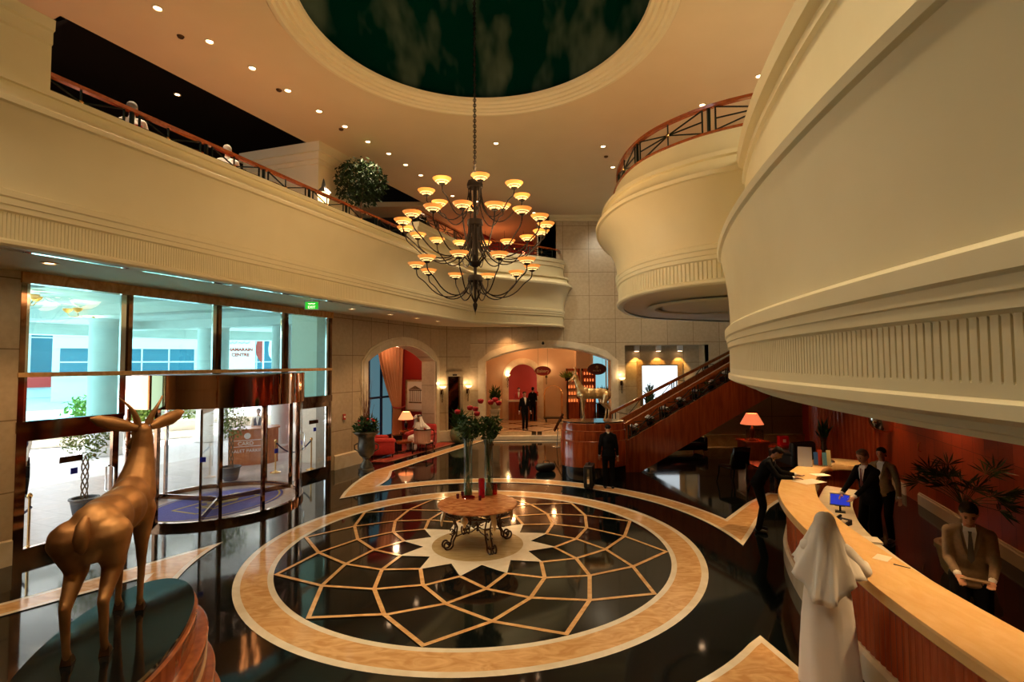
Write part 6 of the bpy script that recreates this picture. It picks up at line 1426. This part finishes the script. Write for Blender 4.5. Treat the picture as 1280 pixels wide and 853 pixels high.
        for s in (-1, 1):
            l.add([T(.075 * s, -.075, 1.47), T(.012 * s, -.150, 1.16), T(.06 * s, -.145, 1.30), T(.095 * s, -.10, 1.40)], [(0, 1, 2, 3)])
            l.add([T(.072 * s, -.07, 1.475), T(.009 * s, -.141, 1.16), T(.06 * s, -.137, 1.30), T(.098 * s, -.092, 1.40)], [(0, 1, 2, 3)])
        l.build('lapels', jacket, t, smooth=0)
    if vest or (shirt and not jacket):
        j = MB(); j.ell(T(0, .005, 1.27), (.18, .118, .2), LR); j.ell(T(0, 0, 1.08), (.16, .112, .2), LR); j.ell(T(0, 0, .95), (.165, .115, .1), LR)
        j2 = MB()
        for k in (0, 1): j2.cap(sh[k], el[k], .062, .052); j2.cap(el[k], el[k].lerp(wz[k], .95), .05, .036)
        j2.cap(T(-.12, .01, 1.43), T(.12, .01, 1.43), .052, .052)
        if vest: j.cap(T(-.09, .01, 1.42), T(.09, .01, 1.42), .055, .055); j.build('waistcoat', vest, t, remesh=.013)
        else:
            addm(j2, j)
        j2.build('shirt', M_shirt, t, remesh=.013)
    if jacket or vest or shirt:
        s = MB(); s.lathe([(.062, 0), (.058, .045), (.054, .045)], 14); s.v = [T(v.x, v.y * 1.05 - .0, v.z + 1.455) for v in s.v]
        s.add([T(-.055, -.098, 1.45), T(.055, -.098, 1.45), T(.03, -.136, 1.3), T(0.0, -.145, 1.16), T(-.03, -.136, 1.3)], [(0, 1, 2), (0, 2, 4), (4, 2, 3)])
        s.add([T(-.05, -.06, 1.49), T(.05, -.06, 1.49), T(.055, -.1, 1.45), T(-.055, -.1, 1.45)], [(0, 1, 2, 3)]); s.build('collar', M_shirt, t, smooth=30)
    if tie:
        s = MB(); s.add([T(-.016, -.112, 1.46), T(.016, -.112, 1.46), T(.012, -.124, 1.435), T(-.012, -.124, 1.435), T(.03, -.152, 1.18), T(0, -.155, 1.13), T(-.03, -.152, 1.18)], [(0, 3, 2, 1), (3, 6, 4, 2), (6, 5, 4)]); s.build('tie', tie, t, smooth=0)
    if trousers:
        j = MB(); j.ell((0, .0, hipz), (.16, .12, .13)); 
        for k in (0, 1): j.cap(hips[k], kn[k], .098, .07); j.cap(kn[k], an[k] + Vector((0, 0, -.01)), .07, .056)
        j.build('trousers', trousers, t, remesh=.014)
    if robe:
        r_ = MB()
        if seated:
            r_.ell(T(0, .0, 1.25), (.2, .14, .24), LR); r_.ell((0, 0, hipz + .1), (.2, .17, .2)); r_.cap(hips[0], kn[0], .12, .1); r_.cap(hips[1], kn[1], .12, .1); r_.cap((0, -.2, hipz - .03), (0, -.4, hipz - .04), .12, .1)
            for k in (0, 1): r_.cap(kn[k], an[k] + Vector((0, 0, .05)), .1, .085)
            r_.cap((kn[0] + kn[1]) / 2, (an[0] + an[1]) / 2 + Vector((0, 0, .05)), .1, .08)
        else:
            prof = [(.27, .03), (.275, .06), (.255, .4), (.235, .7), (.21, .95), (.19, 1.1), (.2, 1.28), (.19, 1.38), (.12, 1.46), (.06, 1.49), (0, 1.5)]
            m = 40; vs = []
            for r, z in prof:
                for i in range(m):
                    a = 2 * pi * i / m; f = 1 + .05 * sin(a * 7 + z * 2) * max(0, (1.1 - z)); p = Vector((r * f * cos(a), r * f * .72 * sin(a), z)); vs.append(T(*p) if z > .93 else p)
            r_.add(vs, [(j * m + i, j * m + (i + 1) % m, (j + 1) * m + (i + 1) % m, (j + 1) * m + i) for j in range(len(prof) - 1) for i in range(m)] + [tuple(range(m))[::-1]])
        for k in (0, 1): r_.cap(sh[k], el[k], .075, .07); r_.cap(el[k], el[k].lerp(wz[k], .93), .068, .058)
        r_.build('robe', robe, t, remesh=.014)
    if scarf:
        drape, agal = scarf
        s = MB(); m = 44; rows = 16; vs = []
        # opening at the front (-y): angle measured from -y
        for j in range(rows + 1):
            u = j / rows
            for i in range(m + 1):
                a = R(38) + (2 * pi - 2 * R(38)) * i / m  # from -y going round the back
                sx_, cy_ = sin(a), -cos(a)
                if u < .3: q = u / .3; rad = .098 * sin(q * pi / 2 + .02); z = 1.66 + .1 * cos(q * pi / 2); y0 = .012
                else: q = (u - .3) / .7; rad = .098 + (.19 + .03 * drape) * q ** 1.1 * (1 - .48 * abs(cos(a))); z = 1.66 - (.36 + .36 * drape * (.5 + .5 * cy_) ** 2 + .1 * drape * max(0, sin(a * 2.5 + 1))) * q; y0 = .012 + .02 * q
                f = 1 + (.0 if u < .3 else .13 * q * sin(a * 9 + 3 * q) + .05 * q * sin(a * 17))
                zz = z + (.035 * sin(a * 5) * q if u > .3 else 0); vs.append(Hh(rad * f * sx_, rad * f * cy_ * 1.08 + y0, zz) if u < .35 else LM @ Vector((rad * f * sx_, rad * f * cy_ * .95 + y0, zz)))
        k_ = m + 1; s.add(vs, [(j * k_ + i, j * k_ + i + 1, (j + 1) * k_ + i + 1, (j + 1) * k_ + i) for j in range(rows) for i in range(m)])
        o = s.build('headscarf', M_veil, t, recalc=False, smooth=70); md = o.modifiers.new('t', 'SOLIDIFY'); md.thickness = .006; md.offset = 1
        if agal: s = MB(); [s.tube([Hh(.101 * cos(q), .108 * sin(q) + .01, zc) for q in [i * pi / 12 for i in range(25)]], .009, 7) for zc in (1.705, 1.722)]; s.build('head_cord', M_black, t)
    if shoes:
        for k in (0, 1): s = MB(); a = an[k]; s.cap((a.x, a.y + .03, .045), (a.x * 1.15, a.y - .13, .035), .043, .036, 10); s.v = [Vector((v.x, v.y, max(.001, v.z))) for v in s.v]; s.build('shoe', M_shoe, t)
    return t
F0 = R(0)
person('white-robed visitor with draped white headscarf leaning at the near reception counter', (3.17, 5.22, .002), R(150), 1.0, lean=4, wr=(-.34, -.40, 1.16), wl=(.1, -.48, 1.15), robe=M_white, scarf=(1.0, False), vox=.012)
person('man in beige suit and grey tie looking down behind the counter', (4.98, 5.62, .0), R(-38), 1.02, lean=6, headp=26, wr=(-.12, -.34, 1.04), wl=(.14, -.36, 1.03), jacket=M_suitb, trousers=M_suit, tie=M_tieg, vox=.0075)
cd0 = thing('held_card', 'pale sheet held by the man in beige suit', 'paper', (4.98, 5.62, 0), R(-38)); m_ = MB(); m_.box(-.11, .12, -.46, -.39, 1.05, 1.056); m_.build('sheet', M_suitb, cd0, smooth=0)
person('balding clerk in black suit working behind the counter', (6.12, 8.75, 0), R(-55 - 20), 1.03, lean=10, headp=14, wr=(-.13, -.48, 1.0), wl=(.1, -.5, .98), jacket=M_suit, trousers=M_suit, tie=M_tie, hair=noisy('cropped_hair', (.10, .05, .03), (.14, .07, .04), 20, .7), vox=.009)
person('dark-haired woman clerk in beige jacket behind the balding clerk', (6.85, 9.45, 0), R(-60), .97, lean=3, headp=10, jacket=M_suitb, trousers=M_suit, fem=True, vox=.010)
person('man in dark suit and red tie leaning over papers at the counter end', (4.78, 10.0, .002), R(62), 1.0, lean=27, headp=20, wr=(-.2, -.62, 1.13), wl=(.12, -.66, 1.13), skin=M_skind, jacket=M_suit, trousers=M_suit, tie=M_tie, vox=.009)
person('bowing man in black suit seen from behind before the red pedestal', (2.52, 13.42, .002), R(172), .98, lean=13, headp=48, wr=(-.24, -.08, .86), wl=(.24, -.04, .88), jacket=M_suit, trousers=M_suit, vox=.011)
person('man in black suit walking in the lit inner lobby', (.55, 22.95, .3), R(15), .98, jacket=M_suit, trousers=M_suit, feet=((-.1, -.12), (.12, .12)), vox=.014)
person('person in black coat standing at the concierge counter', (1.05, 26.5, .3), R(160), 1.0, lean=6, jacket=M_suit, trousers=M_suit, wr=(-.1, -.4, 1.05), vox=.015)
person('concierge clerk half hidden behind the lit inner counter', (.35, 27.9, .3), R(0), .95, jacket=M_redf, trousers=M_suit, skin=M_skin, vox=.015)
person('doorman in navy waistcoat and white sleeves standing outside at far left', (-12.5, 12.95, -.02), R(60), 1.03, vest=M_navy, trousers=M_suit, wr=(-.04, -.2, .92), wl=(.04, -.21, .91), tie=M_tieg, vox=.012)
person('valet in blue and white vest standing behind the podium outside', (-9.1, 18.2, -.008), R(15), 1.0, vest=M_navy, trousers=M_suit, wr=(-.15, -.35, 1.05), wl=(.1, -.35, 1.05), vox=.013)
person('seated man in white robe and headdress with black cord, hand at his head', (-3.6, 19.62, .01), R(-25), 1.0, seated=True, robe=M_white, scarf=(.2, True), feet=((-.12, -.5), (.12, -.45)), wr=(-.13, -.13, 1.22), wl=(.42, -.1, .72), shoes=True, vox=.012)
def seated(s, off, rz, label, top, hair, sc=None):
    x, y = gp(s, off); person(label, (x, y, 6.6 + .0), R(rz), 1.0, seated=True, feet=((-.1, -.45), (.1, -.45)), wr=(-.15, -.38, .78), wl=(.15, -.38, .78), shirt=True, trousers=M_suit, hair=hair, vox=.014)
seated(11.6, 1.0, 200, 'grey-haired diner in pale shirt at the first gallery table', M_white, plain('grey_hair', (.16, .15, .14), .8))
seated(9.7, 1.0, 200, 'white-haired diner in white shirt at the middle gallery table', M_white, plain('white_hair', (.4, .38, .36), .8))
for s, l in ((11.6, 'first'), (9.7, 'middle')):
    x, y = gp(s, 1.0); t = thing('cafe_chair', 'dark chair under the diner at the %s gallery table' % l, 'chair', (x, y, 6.6), R(200)); rbox(-.24, .24, -.2, .26, .36, .42, .03).build('seat', M_redf, t); rbox(-.24, .24, .24, .3, .42, .85, .025).build('backrest', M_redf, t)
    for a in (-.2, .2):
        for b in (-.15, .22): m_ = MB(); m_.tube([(a, b, .38), (a * 1.1, b * 1.1, 0)], .018, 6); m_.build('leg', M_blk, t)
# ------------------------------------------------------------------ lights
sun = bpy.data.lights.new('sun', 'SUN'); sun.energy = 22; sun.angle = R(2); sun.color = (1, .97, .92)
so_ = bpy.data.objects.new('sun', sun); COL.objects.link(so_); so_.rotation_euler = Vector((-.62, .25, .74)).to_track_quat('Z', 'Y').to_euler()
# main ceiling downlights
for x, y in row[:8:2] + [(-.44, 14.87), (2.82, 15.14), (4.92, 12.69), (-4.5, 4), (1.6, 5), (0, 3), (-1.4, 18.5), (3.5, 19.5), (1.5, 0), (-3, -1)]:
    spot('ceiling_spot', (x, y, 9.8), (x, y, 0), 520, 100, (1, .76, .48), .9, .22)
for k in range(8):
    a = k * pi / 4 + .3; point('chandelier_light', (CX + 1.15 * cos(a), CY + 1.15 * sin(a), 6.15 if k % 2 else 5.4), 34, (1, .64, .32), .4)
point('chandelier_light', (CX, CY, 7.0), 60, (1, .6, .28), .25)
for Y, l in so: x, y = WL(Y, 1.35); spot('soffit_spot', (x, y, 4.88), (x, y, 0), 150, 90, (1, .55, .25), .7, .05)
for x, y in ((4.03, 13.1), (5.3, 14.6)): spot('soffit_spot', (x, y, 4.66), (x, y, 0), 40, 120, (1, .6, .3), .8, .1)
for x, y in ((-.9, 20.7), (.4, 21.5), (-.2, 21.9), (2.6, 21.2)): spot('soffit_spot', (x, y, 4.88), (x, y + .3, 0), 110, 100, (1, .5, .2), .8, .05)
for x in (5.75, 6.75, 7.75): spot('niche_spot', (x, 23.3, 3.76), (x, 23.62, 2.4), 120, 80, (1, .5, .12), .5, .03)
spot('visitor_fill_spot', (2.2, 1.6, 9.8), (3.2, 5.3, 1), 950, 32, (1, .84, .66), .9, .1)  # added fill aimed at the robed visitor, has no fixture
for x in (0.5, 4.5, 8.5): spot('wall_fill_spot', (x, 18.2, 9.8), (x, 22.4, 6.2), 330, 75, (1, .84, .6), .9, .1)  # added fill to brighten the back wall, no fixtures modelled
# reception downlights under the mezzanine
for x, y in ((4.4, 2.6), (4.3, 4.6), (4.5, 6.4), (4.9, 8.1), (5.7, 9.8), (6.9, 10.6)): spot('reception_spot', (x, y, 2.76), (x - .25, y, 1), 150, 85, (1, .6, .26), .8, .04)
for x, y in ((8.2, 10.2), (9.2, 13.2), (7.3, 7.2)): spot('wallwash_spot', (x - .3, y, 2.76), (x + .6, y, 1.2), 60, 110, (1, .5, .24), .9, .05)
for Y in (3.5, 6.5, 9.5, 12.5): x = DC[0] - sqrt(DR ** 2 - (Y - DC[1]) ** 2) + 1.3; point('parapet_fill_light', (x, Y, 7.3), 60, (1, .78, .48), .15)  # added fill hidden behind the drum cap, brightens the ceiling
for s in (1, 9.5, 13.5, 18): x, y = gp(s, 1.6); point('gallery_fill_light', (x, y, 7.15), 22, (1, .66, .36), .15)  # added unseen fill behind the gallery parapet, lifts the left ceiling
# inner lobby and alcove
for x, y in ((0, 24.2), (2, 25), (3.6, 26.4), (.5, 26.6), (4.6, 24.2)): point('lobby_light', (x, y, 4.0), 22, (1, .5, .2), .1)
p = MA @ Vector((4.6, .9, 4.0)); point('alcove_light', tuple(p), 30, (1, .6, .32), .1)
for x in (-3, -.8): point('bar_light', (x, 24.6, 8.8), 30, (1, .25, .08), .15)
SC.view_settings.view_transform = 'Standard'; SC.view_settings.look = 'None'; SC.view_settings.exposure = 0; SC.view_settings.gamma = 1; SC.view_settings.use_curve_mapping = False
SC.render.engine = 'CYCLES'
c = SC.cycles; c.use_denoising = True; c.max_bounces = 10; c.diffuse_bounces = 4; c.glossy_bounces = 5; c.transparent_max_bounces = 16; c.transmission_bounces = 4
c.sample_clamp_indirect = 6; c.caustics_reflective = False; c.caustics_refractive = False; c.use_adaptive_sampling = True
